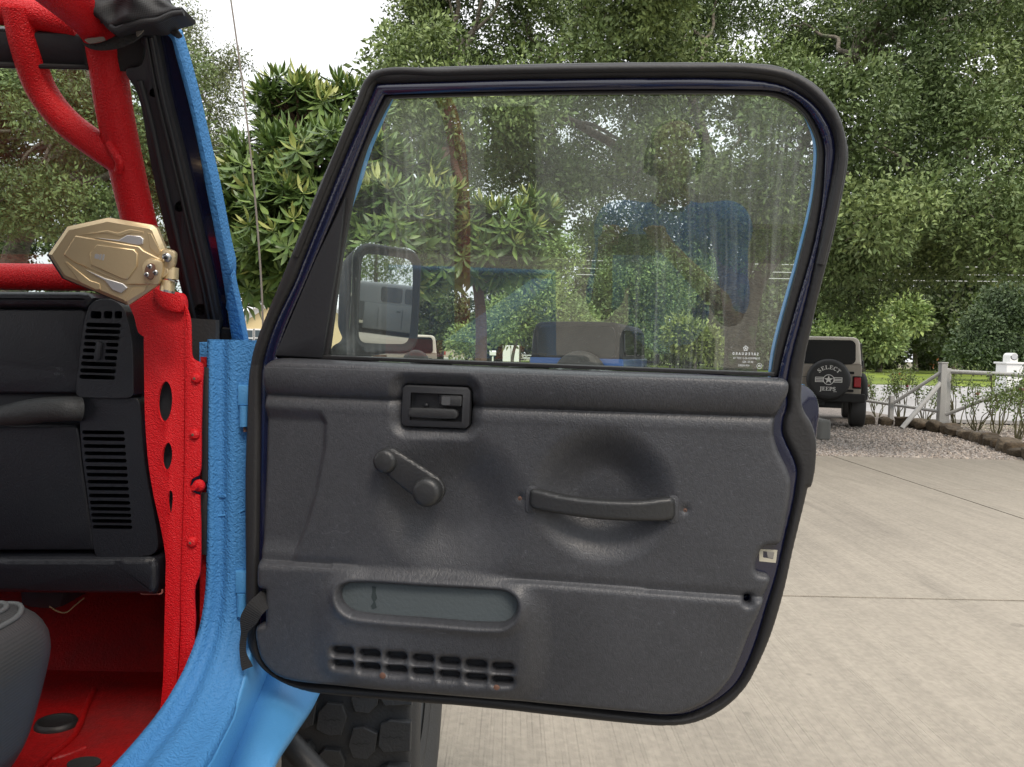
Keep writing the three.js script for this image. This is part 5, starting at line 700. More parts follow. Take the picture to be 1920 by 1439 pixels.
{ const p = P(1541, 700, 15.1), tn = -0.36; parkedCar({ label: 'tan hard-top off-road car with a printed black spare wheel cover on the gravel', pos: [p.x + 1.72 * Math.sin(-tn), 0, -15.1 - 1.72 * Math.cos(tn)], turn: tn, paint: tan, topPaint: std([0.62, 0.58, 0.52], 0.5), cover: true, group: 'off-road cars parked in the lot' }); }
{ const p = P(1122, 640, 12.0); const bj = parkedCar({ label: 'blue off-road car with a black soft top and clear rear window', pos: [p.x + 0.2, 0, -13.5], turn: -0.33, paint: carBlue, top: 'soft', topPaint: std([0.012, 0.0125, 0.014], 0.7), group: 'off-road cars parked in the lot' }); bj.scale.setScalar(1.035); }
{ const p = P(776, 660, 24); parkedCar({ label: 'tan hard-top off-road car without a printed cover parked near the yellow house', pos: [p.x, 0, -24], turn: 0.1, paint: tan, topPaint: std([0.6, 0.55, 0.47], 0.5), group: 'off-road cars parked in the lot' }); }
parkedCar({ label: 'grey four-door off-road car seen only in the door mirror', pos: [10.2, 0, -1.0], turn: Math.PI, paint: carGrey, topPaint: carGrey, four: true });
{ // pickup truck far off on the lawn
  const p = P(852, 664, 70), o = thing('pickup_truck', 'tan pickup truck parked far off on the lawn', 'truck', [p.x, 0, -70], 0.05), m = std([0.42, 0.36, 0.28], 0.4);
  obj('body', bx(1.95, 0.75, 5.2, 0, 0.95, -2.2, 0.08), m, o); obj('cab', bx(1.75, 0.7, 1.9, 0, 1.62, -2.8, 0.18), m, o); obj('rear_window', bx(1.4, 0.42, 0.04, 0, 1.66, -1.84, 0.01), M.darkGlass, o); obj('tailgate', bx(1.6, 0.5, 0.05, 0, 1.02, 0.41, 0.02), m, o); obj('bumper', bx(1.95, 0.2, 0.14, 0, 0.56, 0.46, 0.03), M.silver, o);
  for (const s of [-1, 1]) { obj('tail_light', bx(0.14, 0.34, 0.04, s * 0.88, 1.08, 0.41, 0.01), std([0.3, 0.02, 0.02], 0.3), o); for (const z of [-0.8, -4]) { const g = new THREE.CylinderGeometry(0.38, 0.38, 0.26, 24); g.rotateZ(Math.PI / 2); g.translate(s * 0.84, 0.38, z); obj('wheel', boxUV(g), M.tyre, o); } }
}
{ // white box trailer, flatbed trailer, roadside mailbox
  const p = P(958, 665, 72), o = thing('box_trailer', 'white enclosed box trailer standing on the far lawn', 'trailer', [p.x, 0, -72]); obj('box', bx(1.55, 1.55, 2.6, 0, 1.15, 0, 0.04), std([0.74, 0.74, 0.73], 0.5), o); obj('door_seam', bx(0.03, 1.4, 0.02, 0, 1.15, 1.31), M.rubberMatte, o); for (const s of [-1, 1]) { const g = new THREE.CylinderGeometry(0.32, 0.32, 0.2, 20); g.rotateZ(Math.PI / 2); g.translate(s * 0.72, 0.32, 0); obj('wheel', boxUV(g), M.tyre, o); } obj('drawbar', bx(0.12, 0.1, 1.2, 0, 0.4, -1.8), M.rubberMatte, o);
  const q = P(1012, 668, 72), t = thing('flatbed_trailer', 'low grey flatbed trailer beside the white box trailer', 'trailer', [q.x, 0, -72]); obj('deck', bx(3.8, 0.16, 1.9, 0.3, 0.72, 0, 0.02), M.silver, t); obj('side_rail', bx(3.8, 0.1, 0.06, 0.3, 1.0, 0.9, 0.02), M.silver, t); for (const x of [-1.3, 0.3, 1.9]) obj('stake', bx(0.06, 0.3, 0.06, x, 0.88, 0.9), M.silver, t); for (const x of [0.2, 0.9]) { const g = new THREE.CylinderGeometry(0.32, 0.32, 0.2, 20); g.rotateX(Math.PI / 2); g.translate(x, 0.32, 0.95); obj('wheel', boxUV(g), M.tyre, t); } obj('drawbar', bx(1.6, 0.1, 0.12, -2.3, 0.6, 0), M.rubberMatte, t);
  const r = P(924, 665, 58), b = thing('mailbox', 'small white mailbox on a post at the lawn edge', 'mailbox', [r.x, 0, -58]); obj('post', bx(0.12, 1.0, 0.12, 0, 0.5, 0, 0.01), M.whitePaint, b); { const g = new THREE.CylinderGeometry(0.16, 0.16, 0.5, 16); g.rotateZ(Math.PI / 2); g.translate(0, 1.24, 0); obj('letter_box', [boxUV(g), bx(0.5, 0.18, 0.32, 0, 1.12, 0)], M.whitePaint, b); }
}
{ // rosemary by the grey car, seen in the mirror
  const o = thing('rosemary_shrub', 'spiky rosemary shrub in front of the grey four-door car', 'shrub', [7.6, 0, 0.1]), R = rng(66), st = []; for (let k = 0; k < 60; k++) { const a = R() * 6.28, r = 0.5 * Math.sqrt(R()); st.push(tube([V3(r * 0.3 * Math.cos(a), 0, r * 0.3 * Math.sin(a)), V3(r * 0.8 * Math.cos(a), 0.5 + 0.3 * R(), r * 0.8 * Math.sin(a)), V3(r * 1.2 * Math.cos(a), 0.9 + 0.5 * R(), r * 1.2 * Math.sin(a))], (t) => 0.03 * (1 - 0.8 * t), 5, 6)); } obj('stems', join(st), std([0.16, 0.2, 0.1], 0.9), o);
}
// ---------- trees and shrubs ----------
function leafGeo(L, W, fold, bend, parts = 2, wide = 0.8) {                          // one leaf along +y, folded at the midrib
  const pos = [], idx = [];
  for (let i = 0; i <= parts; i++) { const t = i / parts, w = W / 2 * Math.sin(Math.PI * Math.pow(t, wide)) * (i === 0 || i === parts ? 0 : 1), y = L * t, z = -bend * t * t * L; pos.push(-w, y, z + fold * w, 0, y, z, w, y, z + fold * w); }
  for (let i = 0; i < parts; i++) { const a = i * 3, b = a + 3; if (i > 0) idx.push(a, a + 1, b + 1, a + 1, a + 2, b + 1); if (i < parts - 1) idx.push(a, b + 1, b, a + 2, b + 2, b + 1); if (i === 0) { } }
  const g = new THREE.BufferGeometry(); g.setAttribute('position', new THREE.Float32BufferAttribute(pos, 3)); g.setIndex(idx); g.computeVertexNormals(); g.setAttribute('uv', new THREE.Float32BufferAttribute(pos.filter((_, i) => i % 3 !== 2), 2)); return tidy(g);
}
function sprig(n, R, L, W, seed) {                                        // a twig's worth of leaves spread in a small ball
  const r = rng(seed), list = [], base = leafGeo(L, W, 0.35, 0.25, 2), up = V3(0, 1, 0);
  for (let i = 0; i < n; i++) { const d = V3(r() - 0.5, (r() - 0.5) * 0.8, r() - 0.5).normalize(), p = d.clone().multiplyScalar(R * Math.cbrt(r())), a = d.clone().add(V3(r() - 0.5, r() - 0.6, r() - 0.5).multiplyScalar(1.1)).normalize(), g = base.clone(), s = 0.75 + 0.5 * r(); g.applyMatrix4(new THREE.Matrix4().compose(p, new THREE.Quaternion().setFromUnitVectors(up, a).multiply(new THREE.Quaternion().setFromAxisAngle(up, r() * 6.28)), V3(s, s, s))); list.push(g); }
  return join(list);
}
const leafMat = std(0xffffff, 0.6, { side: THREE.DoubleSide });
const SPR = { oak: sprig(20, 0.18, 0.07, 0.034, 1), airy: sprig(12, 0.20, 0.07, 0.03, 2), mid: sprig(16, 0.34, 0.16, 0.085, 3), far: sprig(12, 0.62, 0.36, 0.24, 4), rose: sprig(8, 0.07, 0.05, 0.03, 5) };
function limb(a, b, r0, r1, R, wob = 0.12) { const n = 5, pts = [], L = a.distanceTo(b); for (let i = 0; i <= n; i++) { const t = i / n, p = a.clone().lerp(b, t); if (i && i < n) p.add(V3(R() - 0.5, R() - 0.5, R() - 0.5).multiplyScalar(wob * L)); pts.push(p); } return tube(pts, (t) => lerp(r0, r1, t), 9, 14, false); }
function crownMesh(blobs, count, geo, palette, seed, { hollow = 0.45, gap = 0.42, gapScale = 0.9, size = 1, skip } = {}) {
  const R = rng(seed), tot = blobs.reduce((s, b) => s + b[1].x * b[1].y + b[1].y * b[1].z + b[1].x * b[1].z, 0), list = [];
  for (const [c, r] of blobs) { const n = Math.round(count * (r.x * r.y + r.y * r.z + r.x * r.z) / tot); let k = 0, tries = 0; while (k < n && tries++ < n * 6) { const d = V3(R() * 2 - 1, R() * 2 - 1, R() * 2 - 1); const l = d.length(); if (l > 1 || l < hollow * R()) continue; const p = V3(c.x + d.x * r.x, c.y + d.y * r.y, c.z + d.z * r.z); if (noise3(p.x / gapScale, p.y / gapScale, p.z / gapScale) * 0.7 + 0.3 * noise3(p.x * 2.7 / gapScale, p.y * 2.7 / gapScale, p.z * 2.7 / gapScale) < gap) continue; if (p.y < 0.15 || (skip && skip(p))) continue; list.push(p); k++; } }
  const im = new THREE.InstancedMesh(geo, leafMat, list.length), m = new THREE.Matrix4(), q = new THREE.Quaternion(), e = new THREE.Euler(), col = new THREE.Color();
  list.forEach((p, i) => { e.set(R() * 6.3, R() * 6.3, R() * 6.3); const s = size * (0.7 + 0.6 * R()); m.compose(p, q.setFromEuler(e), V3(s, s, s)); im.setMatrixAt(i, m); const a = palette[Math.floor(clamp(0.5 + 1.1 * (noise3(p.x * 0.9 + 40, p.y * 0.9, p.z * 0.9) - 0.5) + 0.9 * (R() - 0.5), 0, 0.999) * palette.length)], f = 0.75 + 0.5 * R(); col.setRGB(a[0] * f, a[1] * f, a[2] * f); im.setColorAt(i, col); });
  im.name = 'crown'; im.castShadow = im.receiveShadow = true; return stuff(im);
}
function tree(name, label, group, base, trunk, blobs, o) {
  const t = thing(name, label, o.category || 'tree', [base.x, 0, base.z], 0, group), R = rng(o.seed), wood = [];
  const off = V3(-base.x, 0, -base.z);
  for (const [pts, r0, r1] of trunk) wood.push(tube(pts.map(p => p.clone().add(off)), (u) => lerp(r0, r1, u) * (1 + 0.5 * Math.exp(-u * 14) * (r0 > 0.1 ? 1 : 0)), 12, 24, false));
  const tips = o.from || [trunk[0][0][trunk[0][0].length - 1]];
  for (const [c, r] of blobs) if (R() < (o.limbs ?? 1)) { const s = tips.reduce((a, b) => a.distanceTo(c) < b.distanceTo(c) ? a : b); const L = s.distanceTo(c); wood.push(limb(s.clone().add(off), c.clone().add(off), (o.limbR ?? 0.06) * (0.6 + 0.1 * L), 0.012, R)); for (let k = 0; k < (o.twigs ?? 3); k++) wood.push(limb(c.clone().lerp(s, 0.3 * R()).add(off), c.clone().add(V3((R() - 0.5) * 1.5 * r.x, (R() - 0.5) * 1.5 * r.y, (R() - 0.5) * 1.5 * r.z)).add(off), 0.018, 0.006, R)); }
  const g = join(wood); obj('trunk', g, o.bark || M.bark, t);
  const cr = crownMesh(blobs.map(([c, r]) => [c.clone().add(off), r]), o.count, o.geo, o.palette, o.seed + 1, { ...o, skip: o.skip && ((p) => o.skip(p.clone().sub(off))) }); t.add(cr); return t;
}
const ball = (px, py, d, r, ry = r * 0.75, rz = r) => [P(px, py, d), V3(r, ry, rz)];
const oakPal = [[0.088, 0.135, 0.042], [0.11, 0.165, 0.05], [0.13, 0.18, 0.065], [0.135, 0.195, 0.06], [0.16, 0.22, 0.07], [0.20, 0.265, 0.085]];
{ // the live oak over the lot
  const base = V3(4.35, 0, -14.2), R = rng(77), blobs = [];
  const low = (x) => x < 760 ? 170 + (x - 700) * 0.6 : x < 1000 ? 400 : x < 1300 ? 500 : x < 1500 ? 520 : 500 + 25 * Math.sin(x * 0.02);
  for (let x = 760; x < 2080; x += 105) for (let y = -160; y < 560; y += 95) { const px = x + (R() - 0.5) * 70, py = y + (R() - 0.5) * 60; if (py > low(px) - 35) continue; if (px < 760 + Math.max(0, 80 - py) * 0.2) continue; if (px > 1440 && px < 1600 && py < 30) continue; const d = lerp(9.2, 15.5, R()); blobs.push(ball(px, py, d, 0.62 + 0.4 * R(), 0.5 + 0.25 * R())); }
  for (const [x, y, d, r] of [[735, 175, 12, 0.55], [770, 110, 12.5, 0.5], [800, 30, 12.5, 0.6], [780, 220, 12, 0.5], [1600, 470, 10, 0.6], [1700, 480, 11, 0.7], [1800, 470, 10.5, 0.6], [1900, 450, 9.5, 0.7], [1650, 400, 9, 0.6], [1590, 540, 12, 0.6]]) blobs.push(ball(x, y, d, r));
  const A = P(1378, 560, 14.1), trunk = [[[V3(4.3, -0.05, -14.2), P(1388, 660, 14.2), A, P(1352, 430, 14), P(1330, 300, 13.6), P(1290, 160, 13)], 0.36, 0.07], [[P(1392, 640, 14.1), P(1425, 520, 13.8), P(1500, 440, 13), P(1640, 385, 12), P(1800, 390, 11), P(1960, 360, 10.2)], 0.17, 0.07], [[A, P(1440, 400, 13.5), P(1520, 250, 12.6), P(1600, 100, 12)], 0.13, 0.05], [[P(1345, 400, 14), P(1200, 300, 13), P(1020, 200, 12), P(860, 120, 11.6)], 0.10, 0.04]];
  tree('oak_tree', 'large spreading live oak with small dark leaves over the parking lot', undefined, base, trunk, blobs, { seed: 5, count: 23000, geo: SPR.oak, palette: oakPal, gap: 0.41, gapScale: 0.6, hollow: 0.25, skip: (p) => p.x < 1.6 && noise3(p.x * 2.2, p.y * 2.2, p.z * 2.2 + 50) < 0.42, limbR: 0.05, from: [P(1330, 300, 13.6), P(1500, 440, 13), P(1800, 390, 11), P(1600, 100, 12), P(1020, 200, 12), P(860, 120, 11.6), P(1290, 160, 13), P(1640, 385, 12)] });
}
{ // oak seen through the windscreen
  const base = V3(-9.6, 0, -14), R = rng(78), blobs = []; for (let x = -160; x < 330; x += 85) for (let y = 60; y < 400; y += 80) blobs.push(ball(x + (R() - 0.5) * 50, y + (R() - 0.5) * 50, lerp(12, 16, R()), 0.8 + 0.4 * R(), 0.6));
  tree('oak_tree', 'dark live oak standing ahead of the blue car beyond its windshield', undefined, base, [[[V3(-9.6, -0.05, -14), P(30, 470, 14), P(60, 400, 14), P(90, 330, 14), P(140, 250, 14)], 0.32, 0.12], [[P(45, 430, 14), P(110, 345, 13.6), P(190, 335, 13.2), P(240, 300, 13)], 0.14, 0.04]], blobs, { seed: 9, count: 6500, geo: SPR.oak, palette: oakPal, gap: 0.41, gapScale: 0.9, size: 1.15, limbR: 0.05 });
}
tree('ash_tree', 'pale airy tree with thin foliage against the sky left of the aerial', undefined, V3(-9.3, 0, -21), [[[V3(-9.3, 0, -21), P(360, 500, 21), P(370, 300, 21), P(365, 150, 21)], 0.16, 0.03]], [ball(345, 120, 21, 1.0, 0.9), ball(415, 170, 21, 0.75, 0.9), ball(360, 260, 21, 1.2, 1.1), ball(440, 130, 21, 0.45, 0.6), ball(380, 380, 21, 1.4, 1.2), ball(300, 300, 21, 1.2, 1.2), ball(420, 300, 21, 0.8, 0.9), ball(320, 40, 21, 0.9, 0.8)], { seed: 12, count: 2600, geo: SPR.airy, palette: [[0.14, 0.17, 0.06], [0.17, 0.19, 0.08], [0.11, 0.14, 0.05]], gap: 0.36, gapScale: 0.8, size: 1.3, hollow: 0.1 });
// loquat: long ribbed leaves in whorls
{
  const leaf = [leafGeo(0.195, 0.054, 0.2, 0.4, 5, 1.3), leafGeo(0.165, 0.047, 0.28, 0.8, 5, 1.3), leafGeo(0.215, 0.057, 0.12, 0.6, 5, 1.3)];
  const lm = [[0.12, 0.19, 0.05], [0.165, 0.24, 0.06], [0.09, 0.15, 0.045], [0.28, 0.33, 0.085], [0.36, 0.38, 0.12]].map(c => std(c, 0.42, { side: THREE.DoubleSide }));
  const bark = std([0.15, 0.095, 0.065], 0.9, { bumpMap: T.bark, bumpScale: 0.012 });
  const loquat = (label, base, trunk, blobs, nW, seed, singles) => {
    const t = thing('loquat_tree', label, 'tree', [base.x, 0, base.z]), R = rng(seed), off = V3(-base.x, 0, -base.z), wood = trunk.map(([pts, a, b]) => tube(pts.map(p => p.clone().add(off)), (u) => lerp(a, b, u), 12, 24, false)), tips = trunk.flatMap(([p]) => p.slice(1));
    const tot = blobs.reduce((s, [, r]) => s + r.x * r.y, 0), items = [], up = V3(0, 1, 0);
    for (const [c, r] of blobs) for (let n = Math.round(nW * r.x * r.y / tot), k = 0; k < n; k++) {
      let d = V3(R() * 2 - 1, R() * 1.7 - 0.7, R() * 2 - 1).normalize(); const f = 0.62 + 0.4 * R(), p = V3(c.x + d.x * r.x * f, c.y + d.y * r.y * f, c.z + d.z * r.z * f), axis = d.clone().multiplyScalar(0.8).add(V3(0, 0.75, 0)).normalize();
      const tip = tips.reduce((a, b) => a.distanceTo(p) < b.distanceTo(p) ? a : b); if (k % 3 === 0) wood.push(limb(tip.clone().add(off), p.clone().add(off), 0.022, 0.006, R, 0.08));
      const young = R() < 0.28, m = 14 + Math.floor(R() * 7), ref = Math.abs(axis.y) > 0.9 ? V3(1, 0, 0) : up, e1 = axis.clone().cross(ref).normalize(), e2 = axis.clone().cross(e1);
      for (let i = 0; i < m; i++) { const az = i * 2.4 + R() * 0.5, u = i / m, el = lerp(-0.9, 0.8, u) + (R() - 0.5) * 0.35, dir = e1.clone().multiplyScalar(Math.cos(az) * Math.cos(el)).addScaledVector(e2, Math.sin(az) * Math.cos(el)).addScaledVector(axis, Math.sin(el)).add(V3(0, -0.3 * (1 - u), 0)).normalize(); const side = dir.clone().cross(axis).normalize(), nn = side.clone().cross(dir).normalize(); const s = lerp(1.05, 0.6, u * u) * (0.8 + 0.35 * R()); const mt = new THREE.Matrix4().makeBasis(side, dir, nn.negate()).scale(V3(s, s, s)).setPosition(p.clone().addScaledVector(axis, u * 0.05).add(off)); items.push([mt, Math.floor(R() * 3), young && u > 0.6 ? 3 + Math.floor(R() * 2) : Math.floor(R() * 3), p.z + 0.3 * (p.y - 2)]); }
    }
    obj('trunk', join(wood), bark, t);
    const order = items.map((x, i) => [x[3], i]).sort((a, b) => b[0] - a[0]).map(x => x[1]), single = new Set(order.slice(0, singles));
    items.forEach((x, i) => { if (!single.has(i)) return; const l = new THREE.Mesh(leaf[x[1]], lm[x[2]]); l.name = 'leaf'; l.castShadow = l.receiveShadow = true; l.applyMatrix4(x[0]); t.add(l); });
    for (let a = 0; a < 3; a++) for (let b = 0; b < 5; b++) { const l = items.filter((x, i) => !single.has(i) && x[1] === a && x[2] === b); if (!l.length) continue; const im = new THREE.InstancedMesh(leaf[a], lm[b], l.length); l.forEach((x, i) => im.setMatrixAt(i, x[0])); im.name = 'foliage'; im.castShadow = im.receiveShadow = true; t.add(stuff(im)); }
  };
  loquat('broad loquat tree with whorls of long leaves between the aerial and the door', G(700, 900).setZ(-8.3).setX(-1.46), [[[V3(-1.46, -0.03, -8.3), P(712, 560, 8.3), P(714, 430, 8.2), P(716, 300, 8.2), P(712, 210, 8.1)], 0.095, 0.05], [[P(712, 600, 8.3), P(600, 480, 8.1), P(520, 380, 8)], 0.06, 0.02], [[P(714, 470, 8.3), P(620, 330, 8), P(560, 230, 8)], 0.05, 0.02]],
    [ball(470, 440, 7.9, 0.52, 0.6), ball(560, 440, 7.6, 0.6, 0.62), ball(640, 430, 7.8, 0.5, 0.6), ball(500, 330, 7.9, 0.5, 0.45), ball(600, 310, 7.7, 0.6, 0.5), ball(570, 225, 8, 0.5, 0.36), ball(540, 190, 8, 0.32, 0.3), ball(650, 220, 8.2, 0.4, 0.36), ball(455, 370, 8.2, 0.32, 0.32), ball(480, 520, 8.2, 0.4, 0.35), ball(560, 520, 8, 0.4, 0.3), ball(720, 420, 7.6, 0.45, 0.5), ball(690, 480, 7.8, 0.45, 0.4), ball(690, 320, 8, 0.35, 0.4)], 760, 41, 300);
  loquat('loquat tree seen through the door window behind the door mirror', V3(-0.42, 0, -8.9), [[[V3(-0.42, -0.03, -8.9), P(902, 600, 8.9), P(890, 500, 8.9), P(872, 380, 8.8), P(845, 280, 8.8), P(838, 200, 8.8)], 0.085, 0.04], [[P(895, 540, 8.9), P(960, 470, 8.7), P(1000, 420, 8.6)], 0.04, 0.015]],
    [ball(800, 420, 8.4, 0.5, 0.55), ball(850, 480, 8.5, 0.5, 0.4), ball(930, 440, 8.4, 0.5, 0.4), ball(1000, 410, 8.6, 0.28, 0.22), ball(960, 500, 8.6, 0.35, 0.28), ball(770, 500, 8.3, 0.4, 0.35), ball(780, 340, 8.7, 0.35, 0.35)], 380, 43, 200);
}
// lighter trees in the middle distance
const midPal = [[0.17, 0.25, 0.07], [0.20, 0.28, 0.075], [0.14, 0.21, 0.06], [0.24, 0.31, 0.08]], woodPal = [[0.07, 0.10, 0.04], [0.09, 0.125, 0.045], [0.11, 0.15, 0.05], [0.08, 0.095, 0.045], [0.13, 0.17, 0.055]];
const midTree = (label, px, d, list, seed, n, pal = midPal, size = 1) => { const b = P(px, 660, d); tree('young_tree', label, undefined, V3(b.x, 0, -d), [[[V3(b.x, 0, -d), V3(b.x + 0.1, 1.5, -d), list[0][0]], 0.09, 0.03]], list, { seed, count: n, geo: SPR.mid, palette: pal, gap: 0.34, gapScale: 0.8, size, hollow: 0.2 }); };
midTree('fresh green young tree beside the tan hard-top car', 1610, 26, [ball(1620, 600, 26, 0.9, 0.7), ball(1660, 635, 26, 0.7, 0.45), ball(1590, 560, 26, 0.8, 0.6), ball(1560, 640, 26, 0.8, 0.6), ball(1700, 590, 27, 0.6, 0.5)], 61, 900);
midTree('small yellow-green tree beyond the blue soft-top car', 1300, 27, [ball(1300, 635, 27, 0.7, 0.4), ball(1330, 650, 27, 0.5, 0.35), ball(1275, 625, 27, 0.5, 0.4)], 62, 500, [[0.2, 0.25, 0.05], [0.17, 0.22, 0.05]]);
midTree('light green bushy tree behind the loquat trunks', 960, 34, [ball(1010, 560, 34, 1.6, 1.2), ball(950, 600, 34, 1.3, 1.0), ball(1080, 610, 34, 1.3, 1.0), ball(1040, 480, 35, 1.4, 1.2), ball(880, 640, 34, 1.0, 0.6)], 63, 1300);
midTree('tall leafy tree above the blue soft-top car', 1180, 38, [ball(1180, 520, 38, 1.8, 1.5), ball(1130, 590, 38, 1.4, 1.2), ball(1240, 560, 38, 1.5, 1.4), ball(1190, 630, 38, 1.6, 1.0), ball(1290, 500, 39, 1.5, 1.4)], 64, 1800, [[0.13, 0.20, 0.06], [0.17, 0.24, 0.065], [0.10, 0.16, 0.05]]);
midTree('bluish green tree at the edge of the woods behind the mailbox pillar', 1860, 52, [ball(1850, 620, 52, 1.6, 1.6), ball(1890, 660, 52, 1.8, 1.2), ball(1830, 660, 52, 1.6, 1.2), ball(1905, 570, 52, 2.2, 1.6)], 65, 1500, [[0.065, 0.10, 0.045], [0.085, 0.125, 0.05]], 1.4);
{ // the woods across the road, tree by tree
  const R = rng(91);
  for (let i = 0; i < 44; i++) { const row = i % 2, near = i >= 34, x = near ? 13 + (i - 34) * 4.2 + (R() - 0.5) * 2 : -58 + i * 3.7 + (R() - 0.5) * 2, z = near ? -72 - R() * 5 : -(row ? 96 : 84) - R() * 6, h = 12 + 6 * R(), b = []; for (let k = 0; k < 11; k++) { const a = R() * 6.28, q = R(); b.push([V3(x + Math.cos(a) * 2.4 * q, 1.6 + (h - 2.5) * Math.pow(R(), 0.9), z + Math.sin(a) * 2.2 * q), V3(1.7 + R(), 1.5 + 0.8 * R(), 1.6 + R())]); }
    tree('woodland_tree', near ? 'dark leafy tree in the nearer row of woods beyond the pipe fence' : 'dark leafy tree in the dense woods across the lawn', near ? 'nearer row of the woods' : 'trees of the woods across the lawn', V3(x, 0, z), [[[V3(x, 0, z), V3(x + R() - 0.5, h * 0.4, z), V3(x + R() - 0.5, h * 0.8, z)], 0.24, 0.06]], b, { seed: 300 + i, count: 950, geo: SPR.far, palette: woodPal, gap: 0.36, gapScale: 1.6, limbs: 0.5, twigs: 0, hollow: 0.4 }); }
  const ub = []; for (let x = -64; x < 72; x += 2.6) ub.push([V3(x + R(), 1.2 + R() * 2.2, -92 - R() * 9), V3(2.3, 1.9 + R(), 1.6)]);
  const im = crownMesh(ub, 9000, SPR.far, woodPal, 95, { gap: 0.3, hollow: 0.2, size: 1.1 }); im.name = 'undergrowth'; scene.add(tag(im, 'dark undergrowth filling the foot of the woods', 'undergrowth')); stuff(im);
}
// rose bushes along the fence
{
  const R = rng(55), stem = std([0.13, 0.12, 0.06], 0.8), pal = [[0.13, 0.19, 0.05], [0.17, 0.23, 0.06], [0.12, 0.17, 0.05]], palO = [...pal, [0.36, 0.15, 0.05]];
  [[1645, 782, 1.0], [1690, 790, 1.35], [1735, 792, 1.0], [1795, 800, 1.3], [1830, 808, 0.95], [1868, 815, 1.15], [1905, 830, 1.2], [1950, 842, 1.25]].forEach(([px, py, h], i) => {
    const p = G(px, py), o = thing('rose_bush', ['low rose bush beside the tan car by the fence', 'rose bush with orange young leaves left of the slanting brace', 'small rose bush behind the slanting white brace', 'leafy rose bush at the foot of the white fence post', 'thin rose bush under the diagonal fence rail', 'leggy rose bush below the mailbox pillar', 'tall bare-stemmed rose bush at the bend of the stones', 'rose bush at the near end of the stone edging'][i], 'rose bush', [p.x, 0, p.z]), st = [], bl = [];
    for (let k = 0; k < 9; k++) { const a = R() * 6.28, r = 0.12 + 0.32 * R(), t = V3(Math.cos(a) * r, h * (0.6 + 0.4 * R()), Math.sin(a) * r); st.push(limb(V3(Math.cos(a) * 0.05, 0, Math.sin(a) * 0.05), t, 0.011, 0.005, R, 0.1)); bl.push([t.clone(), V3(0.14, 0.12, 0.14)]); bl.push([t.clone().multiplyScalar(0.75), V3(0.12, 0.12, 0.12)]); }
    obj('stems', join(st), stem, o); const c = crownMesh(bl, 105, SPR.rose, i === 1 || i === 3 ? palO : pal, 500 + i, { gap: 0.2, hollow: 0 }); c.name = 'leaves'; o.add(c);
    for (let k = 0; k < (i % 3 === 2 ? 0 : 1); k++) { const q = bl[Math.floor(R() * bl.length)][0], g = new THREE.IcosahedronGeometry(0.035, 1); g.translate(q.x, q.y + 0.05, q.z); obj('flower', boxUV(g), std([0.42, 0.06, 0.10], 0.7), o); }
  });
}
// trees behind the grey car, seen in the door mirror
for (const [x, z, l] of [[17, -5, 'leafy tree behind the grey four-door car, toward the road'], [18.5, 0, 'leafy tree straight behind the grey four-door car'], [17.5, 5, 'leafy tree behind the grey four-door car, toward the shop']]) tree('shade_tree', l, undefined, V3(x, 0, z), [[[V3(x, 0, z), V3(x, 2, z), V3(x, 4, z)], 0.2, 0.08]], [0, 1, 2, 3, 4, 5].map(k => [V3(x + Math.sin(k * 2.1) * 1.2, 2.2 + k * 0.8, z + Math.cos(k * 2.1) * 1.5), V3(1.6, 1.2, 1.6)]), { seed: 700 + z, count: 700, geo: SPR.mid, palette: midPal, gap: 0.3 });
